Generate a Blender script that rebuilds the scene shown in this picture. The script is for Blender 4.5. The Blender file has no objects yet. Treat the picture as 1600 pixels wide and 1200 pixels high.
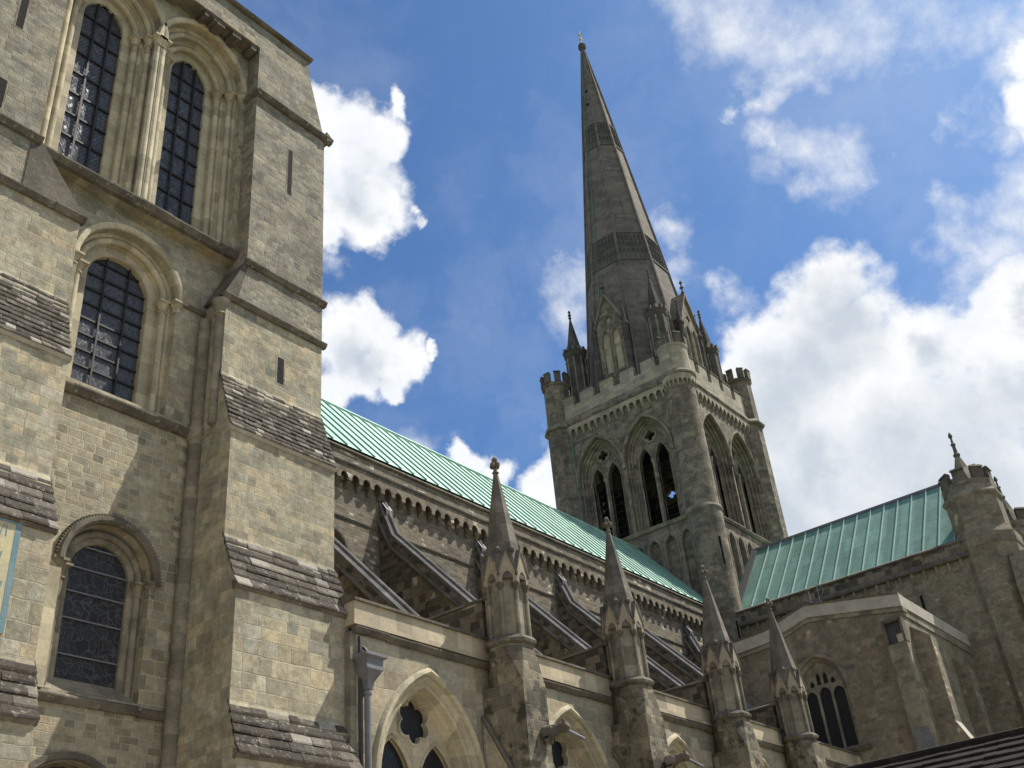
import bpy, bmesh, math, random
from mathutils import Vector, Matrix
from mathutils.geometry import tessellate_polygon
random.seed(7)
R = math.radians
PI = math.pi
scene = bpy.context.scene
COL = scene.collection

# ------------------------------------------------------------------ camera
cam_d = bpy.data.cameras.new('camera')
cam = bpy.data.objects.new('camera', cam_d); COL.objects.link(cam)
right = Vector((0.63026609, -0.77171493, -0.08497481))
down = Vector((0.36586034, 0.3917574, -0.84419923))
fwd = Vector((0.68477067, 0.50098123, 0.5292513))
cam.matrix_world = Matrix(((right.x, -down.x, -fwd.x, 0), (right.y, -down.y, -fwd.y, 0), (right.z, -down.z, -fwd.z, 1.6), (0, 0, 0, 1)))
cam_d.sensor_width = 36.0; cam_d.lens = 1657.3 / 1600 * 36
cam_d.clip_start = 0.1; cam_d.clip_end = 6000
scene.camera = cam

# ------------------------------------------------------------------ light and exposure
SUN = Vector((0.49, -0.29, 0.82)).normalized()
sd = bpy.data.lights.new('sun', 'SUN'); sd.energy = 4.2; sd.angle = R(0.53); sd.color = (1.0, 0.95, 0.86)
so = bpy.data.objects.new('sun', sd); COL.objects.link(so)
so.rotation_euler = (-SUN).to_track_quat('-Z', 'Y').to_euler(); so.location = (40, -40, 120)
scene.view_settings.view_transform = 'Standard'; scene.view_settings.look = 'None'
scene.view_settings.gamma = 1.0; scene.view_settings.exposure = 0.68
scene.view_settings.use_curve_mapping = False

CUMULUS = [(0.8556,0.0813,0.5112,0.0383),(0.8638,0.1120,0.4912,0.0343),(0.4563,0.5169,0.7243,0.0285),(0.4932,0.5061,0.7075,0.0406),(0.5074,0.5339,0.6763,0.0467),(0.5233,0.5126,0.6808,0.0352),(0.5115,0.4817,0.7116,0.0233),(0.5129,0.4582,0.7260,0.0128),(0.5352,0.5337,0.6548,0.0247),(0.5539,0.5005,0.6654,0.0130),(0.5119,0.5643,0.6477,0.0204),(0.4671,0.5454,0.6960,0.0402),(0.5576,0.6005,0.5732,0.0390),(0.5730,0.5737,0.5853,0.0267),(0.5996,0.5761,0.5556,0.0347),(0.5852,0.6041,0.5410,0.0297),(0.6187,0.5572,0.5538,0.0204),(0.6290,0.5393,0.5599,0.0096),(0.5637,0.6285,0.5360,0.0294),(0.6069,0.5926,0.5295,0.0179),(0.6728,0.5655,0.4771,0.0156),(0.6892,0.5571,0.4632,0.0192),(0.7042,0.5506,0.4483,0.0192),(0.7349,0.5169,0.4390,0.0252),(0.7343,0.5010,0.4581,0.0180),(0.7990,0.2148,0.5616,0.0407),(0.8009,0.2556,0.5415,0.0432),(0.7987,0.2981,0.5227,0.0396),(0.8251,0.2120,0.5237,0.0481),(0.8574,0.1805,0.4820,0.0514),(0.8684,0.1377,0.4763,0.0373),(0.8397,0.2590,0.4773,0.0807),(0.8884,0.1947,0.4158,0.0848),(0.8317,0.3262,0.4494,0.0616),(0.8907,0.1157,0.4397,0.0570),(0.8799,0.2693,0.3915,0.0789),(0.8030,0.3258,0.4992,0.0343),(0.8465,0.3524,0.3990,0.0615),(0.8691,0.3417,0.3576,0.0657),(0.9198,0.1756,0.3510,0.0946),(0.8570,0.0770,0.5095,0.0311),(0.7843,0.0132,0.6202,0.0373),(0.7595,-0.0093,0.6505,0.0277),(0.8310,0.0491,0.5541,0.0238),(0.8600,0.1055,0.4993,0.0270)]
WISPS = [(0.6241,0.2086,0.7530,0.0385),(0.6533,0.1774,0.7360,0.0432),(0.6738,0.1346,0.7266,0.0498),(0.6921,0.0927,0.7158,0.0508),(0.7147,0.0564,0.6971,0.0444),(0.6908,0.1605,0.7050,0.0322),(0.6998,0.1843,0.6901,0.0218),(0.7359,0.1902,0.6499,0.0326),(0.7566,0.1742,0.6302,0.0322),(0.8200,0.1080,0.5621,0.0301),(0.8021,0.1170,0.5856,0.0205),(0.7456,-0.0034,0.6664,0.0326),(0.7695,0.0131,0.6385,0.0352),(0.7903,0.0361,0.6117,0.0263),(0.8190,0.0448,0.5720,0.0285),(0.8344,0.0684,0.5469,0.0289),(0.7753,0.0551,0.6292,0.0293),(0.8140,0.0683,0.5768,0.0340),(0.8120,0.1013,0.5747,0.0276),(0.7967,0.1125,0.5939,0.0153),(0.8217,0.1215,0.5569,0.0254),(0.7509,0.0211,0.6601,0.0333),(0.8369,0.0990,0.5384,0.0296),(0.8402,0.1259,0.5275,0.0252),(0.6244,0.2157,0.7508,0.0276),(0.6465,0.1923,0.7383,0.0355),(0.6678,0.1688,0.7250,0.0324),(0.6785,0.1382,0.7215,0.0396),(0.6907,0.1037,0.7157,0.0437),(0.7106,0.0649,0.7006,0.0398),(0.7284,0.0271,0.6846,0.0242),(0.6913,0.1675,0.7028,0.0259),(0.6992,0.1973,0.6872,0.0143),(0.7000,0.2152,0.6809,0.0100),(0.7195,0.2004,0.6649,0.0220),(0.7400,0.1903,0.6451,0.0262),(0.7569,0.1777,0.6289,0.0269),(0.7672,0.1568,0.6220,0.0181),(0.7557,0.2002,0.6236,0.0197),(0.7294,0.1983,0.6548,0.0138),(0.7662,0.0766,0.6380,0.0210),(0.7799,0.0530,0.6236,0.0292),(0.7803,0.0816,0.6201,0.0076),(0.7965,0.1172,0.5932,0.0134),(0.8129,0.1170,0.5705,0.0178),(0.8277,0.1147,0.5493,0.0277),(0.8196,0.0814,0.5671,0.0270),(0.6809,0.4076,0.6084,0.0298),(0.6868,0.4328,0.5839,0.0270),(0.6741,0.3951,0.6241,0.0167),(0.7056,0.3231,0.6307,0.0198),(0.7223,0.3312,0.6071,0.0210),(0.7298,0.3462,0.5896,0.0188),(0.7518,0.3206,0.5762,0.0145),(0.5255,0.5746,0.6274,0.0164),(0.6489,0.5942,0.4753,0.0269),(0.7599,0.0274,0.6495,0.0287),(0.7668,0.3120,0.5610,0.0173),(0.7295,0.4885,0.4787,0.0180)]
GREY = [(0.8185,0.2265,0.5280,0.0433),(0.8264,0.2669,0.4958,0.0468),(0.8294,0.3002,0.4711,0.0474),(0.8815,0.2206,0.4176,0.0619),(0.9061,0.1704,0.3872,0.0727),(0.8919,0.1289,0.4334,0.0364),(0.9065,0.2109,0.3658,0.0889),(0.8595,0.1827,0.4773,0.0234),(0.8627,0.2853,0.4176,0.0435),(0.8628,0.3247,0.3876,0.0495),(0.8650,0.0900,0.4937,0.0194),(0.5178,0.5237,0.6765,0.0263),(0.5785,0.5969,0.5560,0.0237)]

class NT:
    """tiny helper for building node trees"""
    def __init__(s, tree): s.t = tree; s.n = tree.nodes; s.l = tree.links; s.n.clear()
    def put(s, sock, v):
        if v is None: return
        if isinstance(v, bpy.types.NodeSocket): s.l.new(v, sock)
        else:
            try: sock.default_value = v
            except Exception: sock.default_value = tuple(v) + (1.0,)
    def node(s, typ, out=0, props=None, **ins):
        n = s.n.new(typ)
        for k, v in (props or {}).items(): setattr(n, k, v)
        for k, v in ins.items():
            key = k.replace('_', ' ')
            sock = n.inputs[int(k[1:])] if k[0] == 'i' and k[1:].isdigit() else n.inputs[key]
            s.put(sock, v)
        return n.outputs[out]
    def m(s, op, a, b=None, c=None, clamp=False):
        n = s.n.new('ShaderNodeMath'); n.operation = op; n.use_clamp = clamp
        for i, v in enumerate((a, b, c)): s.put(n.inputs[i], v)
        return n.outputs[0]
    def v(s, op, a, b=None, out=0, scale=None):
        n = s.n.new('ShaderNodeVectorMath'); n.operation = op
        s.put(n.inputs[0], a); s.put(n.inputs[1], b)
        if scale is not None: s.put(n.inputs['Scale'], scale)
        return n.outputs[out]
    def mix(s, f, a, b, typ='MIX'):
        n = s.n.new('ShaderNodeMix'); n.data_type = 'RGBA'; n.blend_type = typ
        s.put(n.inputs[0], f); s.put(n.inputs[6], a); s.put(n.inputs[7], b)
        return n.outputs[2]
    def mixf(s, f, a, b):
        n = s.n.new('ShaderNodeMix'); n.data_type = 'FLOAT'
        s.put(n.inputs[0], f); s.put(n.inputs[2], a); s.put(n.inputs[3], b)
        return n.outputs[0]
    def ramp(s, fac, stops, interp='LINEAR'):
        n = s.n.new('ShaderNodeValToRGB'); cr = n.color_ramp; cr.interpolation = interp
        while len(cr.elements) < len(stops): cr.elements.new(0.5)
        for e, (p, c) in zip(cr.elements, stops):
            e.position = p; e.color = (*c, 1) if len(c) == 3 else c
        s.put(n.inputs[0], fac); return n.outputs[0]
    def rng(s, v, a, b, c=0.0, d=1.0, typ='SMOOTHSTEP'):
        n = s.n.new('ShaderNodeMapRange'); n.interpolation_type = typ
        for i, x in enumerate((v, a, b, c, d)): s.put(n.inputs[i], x)
        return n.outputs[0]
    def noise(s, vec, scale, detail=4, rough=0.55, out=0, dist=0.0):
        n = s.n.new('ShaderNodeTexNoise'); n.noise_dimensions = '3D'
        s.put(n.inputs['Vector'], vec); s.put(n.inputs['Scale'], scale); s.put(n.inputs['Detail'], detail)
        s.put(n.inputs['Roughness'], rough); s.put(n.inputs['Distortion'], dist)
        return n.outputs[out]
    def comb(s, x, y, z):
        n = s.n.new('ShaderNodeCombineXYZ')
        for i, v in enumerate((x, y, z)): s.put(n.inputs[i], v)
        return n.outputs[0]
    def sep(s, v):
        n = s.n.new('ShaderNodeSeparateXYZ'); s.put(n.inputs[0], v); return n.outputs

SKY_STRENGTH = 0.068
CLOUD_LIGHT = 0.65
def build_world():
    w = bpy.data.worlds.new('World'); scene.world = w; w.use_nodes = True
    t = NT(w.node_tree)
    sky = t.n.new('ShaderNodeTexSky'); sky.sky_type = 'NISHITA'; sky.sun_disc = False
    sky.sun_elevation = math.asin(SUN.z); sky.sun_rotation = math.atan2(SUN.x, SUN.y)
    sky.altitude = 10; sky.air_density = 1.0; sky.dust_density = 1.2; sky.ozone_density = 1.6
    d = t.node('ShaderNodeTexCoord', out=0)
    d = t.v('NORMALIZE', d)
    def warp(parts):
        q = d
        for sc, amp, det in parts:
            q = t.v('ADD', q, t.v('SCALE', t.v('SUBTRACT', t.noise(d, sc, det, 0.6, out=1), (0.5, 0.5, 0.5)), scale=amp))
        return q
    dc = warp(((9, 0.075, 3), (34, 0.034, 6)))
    dw = warp(((6, 0.10, 4), (20, 0.07, 7)))
    def field(vec, L, k=0.25):
        f = None
        for x, y, z, r in L:
            q = t.m('MULTIPLY_ADD', t.v('DISTANCE', vec, (x, y, z), out=1), -1 / r, 1.0)
            f = q if f is None else t.m('SMOOTH_MAX', f, q, k)
        return f
    f1 = field(dc, CUMULUS)
    fb = t.noise(d, 30, 9, 0.62)
    fb2 = t.noise(d, 11, 8, 0.66)
    c1 = t.rng(t.m('MULTIPLY_ADD', t.m('SUBTRACT', fb, 0.5), 0.8, f1), -0.12, 0.42)
    f2 = field(dw, WISPS)
    c2 = t.rng(t.m('MULTIPLY_ADD', t.m('SUBTRACT', fb2, 0.5), 3.0, f2), -0.40, 1.75)
    c2 = t.m('MULTIPLY', c2, 0.90)
    # the rest of the sky, broken cloud on the sides the picture does not show
    far = t.v('DOT_PRODUCT', d, tuple(fwd), out=1)
    outside = t.rng(far, 0.62, 0.80, 1.0, 0.0)
    c3 = t.m('MULTIPLY', t.rng(t.noise(d, 2.6, 7, 0.6), 0.46, 0.60), outside)
    haze = t.m('MULTIPLY', t.rng(t.noise(dw, 5.0, 6, 0.6), 0.42, 0.85), 0.16)
    dens = t.m('MAXIMUM', t.m('MAXIMUM', c1, c2), t.m('MAXIMUM', c3, haze))
    g = t.rng(t.m('MULTIPLY_ADD', t.m('SUBTRACT', fb2, 0.5), 1.1, field(dw, GREY, 0.5)), -0.35, 0.95)
    fine = t.rng(t.noise(dc, 16, 8, 0.62), 0.3, 0.68)
    white = t.mix(fine, (0.87, 0.905, 0.96), (1.0, 1.0, 1.0))
    ccol = t.mix(t.m('MULTIPLY', g, 0.80), white, (0.50, 0.575, 0.66))
    ccol = t.mix(1.0, ccol, (CLOUD_LIGHT,) * 3, 'MULTIPLY')
    bg1 = t.n.new('ShaderNodeBackground'); t.put(bg1.inputs[0], t.mix(1.0, sky.outputs[0], (0.57, 0.87, 1.19), 'MULTIPLY')); bg1.inputs[1].default_value = SKY_STRENGTH
    bg2 = t.n.new('ShaderNodeBackground'); t.put(bg2.inputs[0], ccol); bg2.inputs[1].default_value = 1.0
    mx = t.n.new('ShaderNodeMixShader'); t.put(mx.inputs[0], dens); t.l.new(bg1.outputs[0], mx.inputs[1]); t.l.new(bg2.outputs[0], mx.inputs[2])
    o = t.n.new('ShaderNodeOutputWorld'); t.l.new(mx.outputs[0], o.inputs[0])
    w.cycles.sampling_method = 'MANUAL'; w.cycles.sample_map_resolution = 512
build_world()

# ------------------------------------------------------------------ materials
def new_mat(name):
    m = bpy.data.materials.new(name); m.use_nodes = True
    t = NT(m.node_tree)
    b = t.n.new('ShaderNodeBsdfPrincipled'); o = t.n.new('ShaderNodeOutputMaterial'); t.l.new(b.outputs[0], o.inputs[0])
    return m, t, b

def wall_uv(t):
    g = t.n.new('ShaderNodeNewGeometry')
    p = t.sep(g.outputs['Position']); n = t.sep(t.v('ABSOLUTE', g.outputs['True Normal']))
    side = t.m('GREATER_THAN', n[0], n[1])
    u = t.mixf(side, p[0], p[1])
    return g, u, p[2], side

def masonry(name, stops, h=0.26, w=0.46, mortar=(0.34, 0.31, 0.23), mstr=0.6, stain=0.35, stain_col=(0.07, 0.066, 0.055), lichen=0.0,
            bump=0.6, patch=None, joint=0.014, streak=0.3, soot=0.0):
    m, t, b = new_mat(name)
    g, u, v, side = wall_uv(t)
    pos = g.outputs['Position']
    wob = t.noise(pos, 1.7, 2, 0.5, out=1)
    ws = t.sep(t.v('SCALE', t.v('SUBTRACT', wob, (0.5, 0.5, 0.5)), scale=0.06))
    v1 = t.m('ADD', v, ws[2])
    v1 = t.m('ADD', v1, t.m('ADD', t.m('MULTIPLY', t.m('SINE', t.m('MULTIPLY', v, 2.3)), 0.10), t.m('MULTIPLY', t.m('SINE', t.m('MULTIPLY', v, 0.9)), 0.30)))
    rv = t.m('DIVIDE', v1, h); row = t.m('FLOOR', rv); fv = t.m('FRACT', rv)
    wn = t.n.new('ShaderNodeTexWhiteNoise'); wn.noise_dimensions = '2D'
    t.put(wn.inputs['Vector'], t.comb(row, side, 0.0)); rr = wn.outputs['Value']
    wid = t.m('MULTIPLY', t.m('MULTIPLY_ADD', rr, 0.7, 0.65), w)
    uu = t.m('ADD', u, ws[0])
    uu = t.m('ADD', uu, t.m('MULTIPLY', t.m('SINE', t.m('MULTIPLY_ADD', rr, 40.0, t.m('MULTIPLY', u, 3.1))), 0.12))
    ru = t.m('ADD', t.m('DIVIDE', uu, wid), t.m('MULTIPLY', rr, 17.3)); cell = t.m('FLOOR', ru); fu = t.m('FRACT', ru)
    wc = t.n.new('ShaderNodeTexWhiteNoise'); wc.noise_dimensions = '3D'
    t.put(wc.inputs['Vector'], t.comb(cell, row, side)); rnd = wc.outputs['Value']; rnd2 = t.sep(wc.outputs['Color'])
    eu = t.m('MULTIPLY', t.m('MINIMUM', fu, t.m('SUBTRACT', 1.0, fu)), wid)
    ev = t.m('MULTIPLY', t.m('MINIMUM', fv, t.m('SUBTRACT', 1.0, fv)), h)
    edge = t.m('MINIMUM', eu, ev)
    rag = t.m('MULTIPLY_ADD', t.m('SUBTRACT', t.noise(pos, 9, 3), 0.5), 0.02, edge)
    mort = t.rng(rag, joint * 0.4, joint, 1.0, 0.0)
    near = t.noise(pos, 0.9, 4, 0.6)
    tone = t.m('MULTIPLY_ADD', t.m('SUBTRACT', near, 0.5), 0.9, t.m('MULTIPLY_ADD', rnd, 0.84, 0.08), clamp=True)
    col = t.ramp(tone, stops, 'LINEAR')
    hue = t.mix(rnd2[2], (1.06, 0.985, 0.93), (0.97, 1.0, 1.02))
    col = t.mix(1.0, col, hue, 'MULTIPLY')
    # mottling inside each block, darker or paler by block
    fine = t.noise(pos, 7.0, 6, 0.65)
    grit = t.noise(pos, 38.0, 3, 0.7)
    mul = t.m('ADD', t.m('MULTIPLY_ADD', fine, 1.1, 0.45), t.m('MULTIPLY', t.m('SUBTRACT', grit, 0.5), 0.5))
    col = t.mix(1.0, col, t.comb(mul, mul, mul), 'MULTIPLY')
    col = t.mix(t.m('MULTIPLY', mort, mstr), col, mortar)
    big = t.noise(pos, 0.42, 6, 0.62)
    st = t.rng(big, 0.50, 0.72)
    p = t.sep(pos)
    vert = t.noise(t.comb(t.m('MULTIPLY', p[0], 2.2), t.m('MULTIPLY', p[1], 2.2), t.m('MULTIPLY', p[2], 0.22)), 1.0, 5, 0.6)
    st2 = t.m('MULTIPLY', t.rng(vert, 0.52, 0.74), streak)
    blot = t.m('MULTIPLY', t.rng(t.noise(pos, 1.9, 6, 0.7), 0.54, 0.70), 0.75)
    dirt = t.m('MULTIPLY', t.m('MAXIMUM', t.m('MAXIMUM', st, st2), blot), stain)
    col = t.mix(dirt, col, stain_col)
    if soot > 0:
        sm = t.rng(t.m('ADD', t.noise(pos, 1.1, 7, 0.72), t.m('MULTIPLY', t.m('SUBTRACT', rnd, 0.5), 0.12)), 0.50, 0.60)
        col = t.mix(t.m('MULTIPLY', sm, soot), col, (0.035, 0.033, 0.027))
    if patch:
        pm = t.rng(t.noise(pos, 0.8, 3, 0.5), 0.60, 0.64)
        col = t.mix(t.m('MULTIPLY', pm, 0.6), col, patch)
    if lichen > 0:
        li = t.rng(t.noise(pos, 5.5, 5, 0.7), 0.60, 0.70)
        col = t.mix(t.m('MULTIPLY', li, lichen), col, (0.44, 0.43, 0.36))
    t.put(b.inputs['Base Color'], col)
    b.inputs['Roughness'].default_value = 0.93; b.inputs['Specular IOR Level'].default_value = 0.25
    hgt = t.m('ADD', t.m('MULTIPLY', mort, -0.28), t.m('ADD', t.m('MULTIPLY', rnd2[1], 0.35), t.m('MULTIPLY_ADD', fine, 0.8, t.m('MULTIPLY', grit, 0.35))))
    bp = t.n.new('ShaderNodeBump'); bp.inputs['Strength'].default_value = bump; bp.inputs['Distance'].default_value = 0.035
    t.put(bp.inputs['Height'], hgt); t.l.new(bp.outputs[0], b.inputs['Normal'])
    return m

def plain_stone(name, col_a, col_b, stain=0.3, stain_col=(0.06, 0.056, 0.046), lichen=0.0, bump=0.5, nscale=1.2, course=0.0):
    m, t, b = new_mat(name)
    g = t.n.new('ShaderNodeNewGeometry'); pos = g.outputs['Position']
    big = t.noise(pos, nscale, 6, 0.6); fine = t.noise(pos, 9.0, 6, 0.65)
    col = t.mix(t.rng(big, 0.35, 0.65), col_a, col_b)
    mul = t.m('MULTIPLY_ADD', fine, 0.6, 0.7)
    if course > 0:
        p = t.sep(pos)
        row = t.m('FLOOR', t.m('DIVIDE', t.m('ADD', p[2], t.m('MULTIPLY', t.m('SINE', t.m('MULTIPLY', p[2], 3.0)), 0.08)), course))
        wn = t.n.new('ShaderNodeTexWhiteNoise'); wn.noise_dimensions = '3D'
        t.put(wn.inputs['Vector'], t.comb(row, t.m('FLOOR', t.m('MULTIPLY', p[0], 1.6)), t.m('FLOOR', t.m('MULTIPLY', p[1], 1.6))))
        mul = t.m('MULTIPLY', mul, t.m('MULTIPLY_ADD', wn.outputs['Value'], 0.45, 0.76))
    col = t.mix(1.0, col, t.comb(mul, mul, mul), 'MULTIPLY')
    dirt = t.m('MULTIPLY', t.rng(t.noise(pos, 2.1, 7, 0.7), 0.50, 0.68), stain)
    col = t.mix(dirt, col, stain_col)
    if lichen > 0:
        li = t.rng(t.noise(pos, 7.5, 5, 0.7), 0.57, 0.66)
        col = t.mix(t.m('MULTIPLY', li, lichen), col, (0.42, 0.41, 0.36))
    t.put(b.inputs['Base Color'], col)
    b.inputs['Roughness'].default_value = 0.92; b.inputs['Specular IOR Level'].default_value = 0.25
    bp = t.n.new('ShaderNodeBump'); bp.inputs['Strength'].default_value = bump; bp.inputs['Distance'].default_value = 0.03
    t.put(bp.inputs['Height'], t.m('MULTIPLY_ADD', t.noise(pos, 30, 3, 0.7), 0.4, fine)); t.l.new(bp.outputs[0], b.inputs['Normal'])
    return m

def slab_stone(name):
    """stone tiles of the weatherings: every loose slab its own tone, lichen on top"""
    m, t, b = new_mat(name)
    b.inputs['Specular IOR Level'].default_value = 0.15
    g = t.n.new('ShaderNodeNewGeometry'); pos = g.outputs['Position']; isl = g.outputs['Random Per Island']
    col = t.ramp(isl, [(0, (0.046, 0.039, 0.031)), (0.5, (0.068, 0.058, 0.046)), (0.80, (0.092, 0.079, 0.061)), (0.90, (0.14, 0.122, 0.094)), (0.95, (0.25, 0.23, 0.19)), (1, (0.34, 0.315, 0.26))])
    fine = t.noise(pos, 6, 6, 0.7)
    mul = t.m('MULTIPLY_ADD', t.noise(pos, 16, 6, 0.75), 1.6, 0.2)
    col = t.mix(1.0, col, t.comb(mul, mul, mul), 'MULTIPLY')
    li = t.rng(t.noise(pos, 6.5, 8, 0.8), 0.54, 0.64)
    col = t.mix(t.m('MULTIPLY', li, 0.72), col, (0.33, 0.31, 0.265))
    t.put(b.inputs['Base Color'], col); b.inputs['Roughness'].default_value = 0.9
    bp = t.n.new('ShaderNodeBump'); bp.inputs['Strength'].default_value = 0.7; bp.inputs['Distance'].default_value = 0.03
    t.put(bp.inputs['Height'], fine); t.l.new(bp.outputs[0], b.inputs['Normal'])
    return m

def copper(name, axis, pitch, base=(0.185, 0.36, 0.275), dark=(0.095, 0.205, 0.165), stain=0.3, welt=0.0):
    m, t, b = new_mat(name)
    g = t.n.new('ShaderNodeNewGeometry'); pos = g.outputs['Position']; p = t.sep(pos)
    bay = t.m('FLOOR', t.m('DIVIDE', p[axis], pitch))
    rw = t.m('FLOOR', t.m('MULTIPLY', p[2], 0.9))
    wn = t.n.new('ShaderNodeTexWhiteNoise'); wn.noise_dimensions = '2D'; t.put(wn.inputs['Vector'], t.comb(bay, rw, 0.0))
    wb = t.n.new('ShaderNodeTexWhiteNoise'); wb.noise_dimensions = '1D'; t.put(wb.inputs['W'], bay)
    var = t.m('ADD', t.m('MULTIPLY', wn.outputs['Value'], 0.3), t.m('MULTIPLY', wb.outputs['Value'], 0.25))
    sv = t.comb(t.m('MULTIPLY', p[0], 1.3 if axis == 0 else 0.35), t.m('MULTIPLY', p[1], 1.3 if axis == 1 else 0.35), t.m('MULTIPLY', p[2], 0.35))
    big = t.noise(sv, 1.2, 6, 0.65)
    f = t.rng(t.m('ADD', var, big), 0.45, 1.05)
    col = t.mix(f, base, dark)
    patch = t.rng(t.noise(pos, 0.5, 4, 0.6), 0.5, 0.66)
    col = t.mix(t.m('MULTIPLY', patch, 0.35), col, tuple(x * 0.62 for x in base))
    run = t.rng(t.noise(t.comb(t.m('MULTIPLY', p[0], 5.0 if axis == 0 else 0.25), t.m('MULTIPLY', p[1], 5.0 if axis == 1 else 0.25), t.m('MULTIPLY', p[2], 0.25)), 1.0, 5, 0.65), 0.52, 0.75)
    col = t.mix(t.m('MULTIPLY', run, 0.45), col, dark)
    spots = t.rng(t.noise(pos, 3.2, 6, 0.72), 0.56, 0.72)
    col = t.mix(t.m('MULTIPLY', spots, stain), col, (0.055, 0.08, 0.062))
    mul = t.m('MULTIPLY_ADD', t.noise(pos, 14, 4, 0.6), 0.4, 0.8)
    col = t.mix(1.0, col, t.comb(mul, mul, mul), 'MULTIPLY')
    if welt:
        wf = t.m('FRACT', t.m('ADD', t.m('MULTIPLY', p[2], welt), t.m('MULTIPLY', wb.outputs['Value'], 3.7)))
        col = t.mix(t.rng(wf, 0.0, 0.06, 0.65, 0.0), col, tuple(x * 0.45 for x in dark))
    t.put(b.inputs['Base Color'], col)
    b.inputs['Roughness'].default_value = 0.62; b.inputs['Metallic'].default_value = 0.0; b.inputs['Specular IOR Level'].default_value = 0.35
    bp = t.n.new('ShaderNodeBump'); bp.inputs['Strength'].default_value = 0.35; bp.inputs['Distance'].default_value = 0.03
    t.put(bp.inputs['Height'], t.noise(pos, 2.5, 3, 0.5)); t.l.new(bp.outputs[0], b.inputs['Normal'])
    return m

def metal(name, col, rough=0.5, metallic=0.6, stain=0.3):
    m, t, b = new_mat(name)
    g = t.n.new('ShaderNodeNewGeometry'); pos = g.outputs['Position']
    n = t.noise(pos, 4, 6, 0.65)
    c = t.mix(t.m('MULTIPLY', t.rng(n, 0.4, 0.7), stain), col, tuple(x * 0.45 for x in col))
    t.put(b.inputs['Base Color'], c); b.inputs['Metallic'].default_value = metallic
    t.put(b.inputs['Roughness'], t.m('MULTIPLY_ADD', n, 0.3, rough - 0.15))
    return m

def leaded_glass(name, base=(0.018, 0.022, 0.028), quarry=0.17, lead=(0.012, 0.012, 0.013), tilt=0.10, rough=0.10, lead_w=0.10, curly=False):
    m, t, b = new_mat(name)
    g, u, v, side = wall_uv(t)
    pos = g.outputs['Position']
    if not curly:
        a = t.m('DIVIDE', t.m('ADD', t.m('MULTIPLY', u, 1.45), v), quarry); c = t.m('DIVIDE', t.m('SUBTRACT', t.m('MULTIPLY', u, 1.45), v), quarry)
        fa = t.m('FRACT', a); fc = t.m('FRACT', c)
        e = t.m('MINIMUM', t.m('MINIMUM', fa, t.m('SUBTRACT', 1.0, fa)), t.m('MINIMUM', fc, t.m('SUBTRACT', 1.0, fc)))
        line = t.rng(e, lead_w * 0.5, lead_w, 1.0, 0.0)
        wn = t.n.new('ShaderNodeTexWhiteNoise'); wn.noise_dimensions = '2D'
        t.put(wn.inputs['Vector'], t.comb(t.m('FLOOR', a), t.m('FLOOR', c), 0.0)); rc = wn.outputs['Color']; rv = wn.outputs['Value']
    else:
        vo = t.n.new('ShaderNodeTexVoronoi'); vo.feature = 'DISTANCE_TO_EDGE'
        wv = t.v('ADD', pos, t.v('SCALE', t.noise(pos, 2.5, 3, 0.5, out=1), scale=0.5))
        t.put(vo.inputs['Vector'], wv); vo.inputs['Scale'].default_value = 4.5
        line = t.rng(vo.outputs['Distance'], 0.02, 0.06, 1.0, 0.0)
        vc = t.n.new('ShaderNodeTexVoronoi'); t.put(vc.inputs['Vector'], wv); vc.inputs['Scale'].default_value = 4.5
        rc = vc.outputs['Color']; rv = t.sep(rc)[0]
    col = t.mix(rv, base, tuple(min(1, x * 2.2) for x in base))
    col = t.mix(line, col, lead)
    t.put(b.inputs['Base Color'], col)
    t.put(b.inputs['Roughness'], t.m('MULTIPLY_ADD', line, 0.5, rough))
    b.inputs['Specular IOR Level'].default_value = 0.36
    tl = t.v('SCALE', t.v('SUBTRACT', rc, (0.5, 0.5, 0.5)), scale=tilt)
    nn = t.v('NORMALIZE', t.v('ADD', g.outputs['Normal'], tl))
    bp = t.n.new('ShaderNodeBump'); bp.inputs['Strength'].default_value = 0.25; bp.inputs['Distance'].default_value = 0.02
    t.put(bp.inputs['Height'], t.m('ADD', t.noise(pos, 6, 2), line)); t.put(bp.inputs['Normal'], nn)
    t.l.new(bp.outputs[0], b.inputs['Normal'])
    return m

M = {}
M['tower_stone'] = masonry('pale_ashlar', [(0, (0.198, 0.185, 0.141)), (0.18, (0.282, 0.260, 0.188)), (0.42, (0.365, 0.327, 0.226)), (0.62, (0.439, 0.384, 0.259)), (0.8, (0.333, 0.311, 0.234)), (0.93, (0.417, 0.384, 0.285)), (1, (0.501, 0.463, 0.341))],
                           h=0.27, w=0.46, stain=0.42, mstr=0.5, streak=0.55, bump=0.7, soot=0.26)
M['upper_stone'] = masonry('grey_ashlar', [(0, (0.139, 0.132, 0.108)), (0.3, (0.220, 0.206, 0.162)), (0.6, (0.312, 0.284, 0.211)), (0.85, (0.248, 0.233, 0.184)), (1, (0.386, 0.357, 0.269))],
                           h=0.17, w=0.32, stain=0.42, mstr=0.45, streak=0.5, lichen=0.2, bump=0.9, soot=0.35)
M['rubble_stone'] = masonry('jointed_rubble', [(0, (0.176, 0.158, 0.118)), (0.3, (0.264, 0.238, 0.169)), (0.6, (0.352, 0.312, 0.215)), (0.85, (0.310, 0.282, 0.205)), (1, (0.444, 0.399, 0.279))],
                            h=0.22, w=0.34, stain=0.25, mortar=(0.455, 0.410, 0.299), mstr=0.75, joint=0.017, streak=0.3, bump=0.9)
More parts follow.
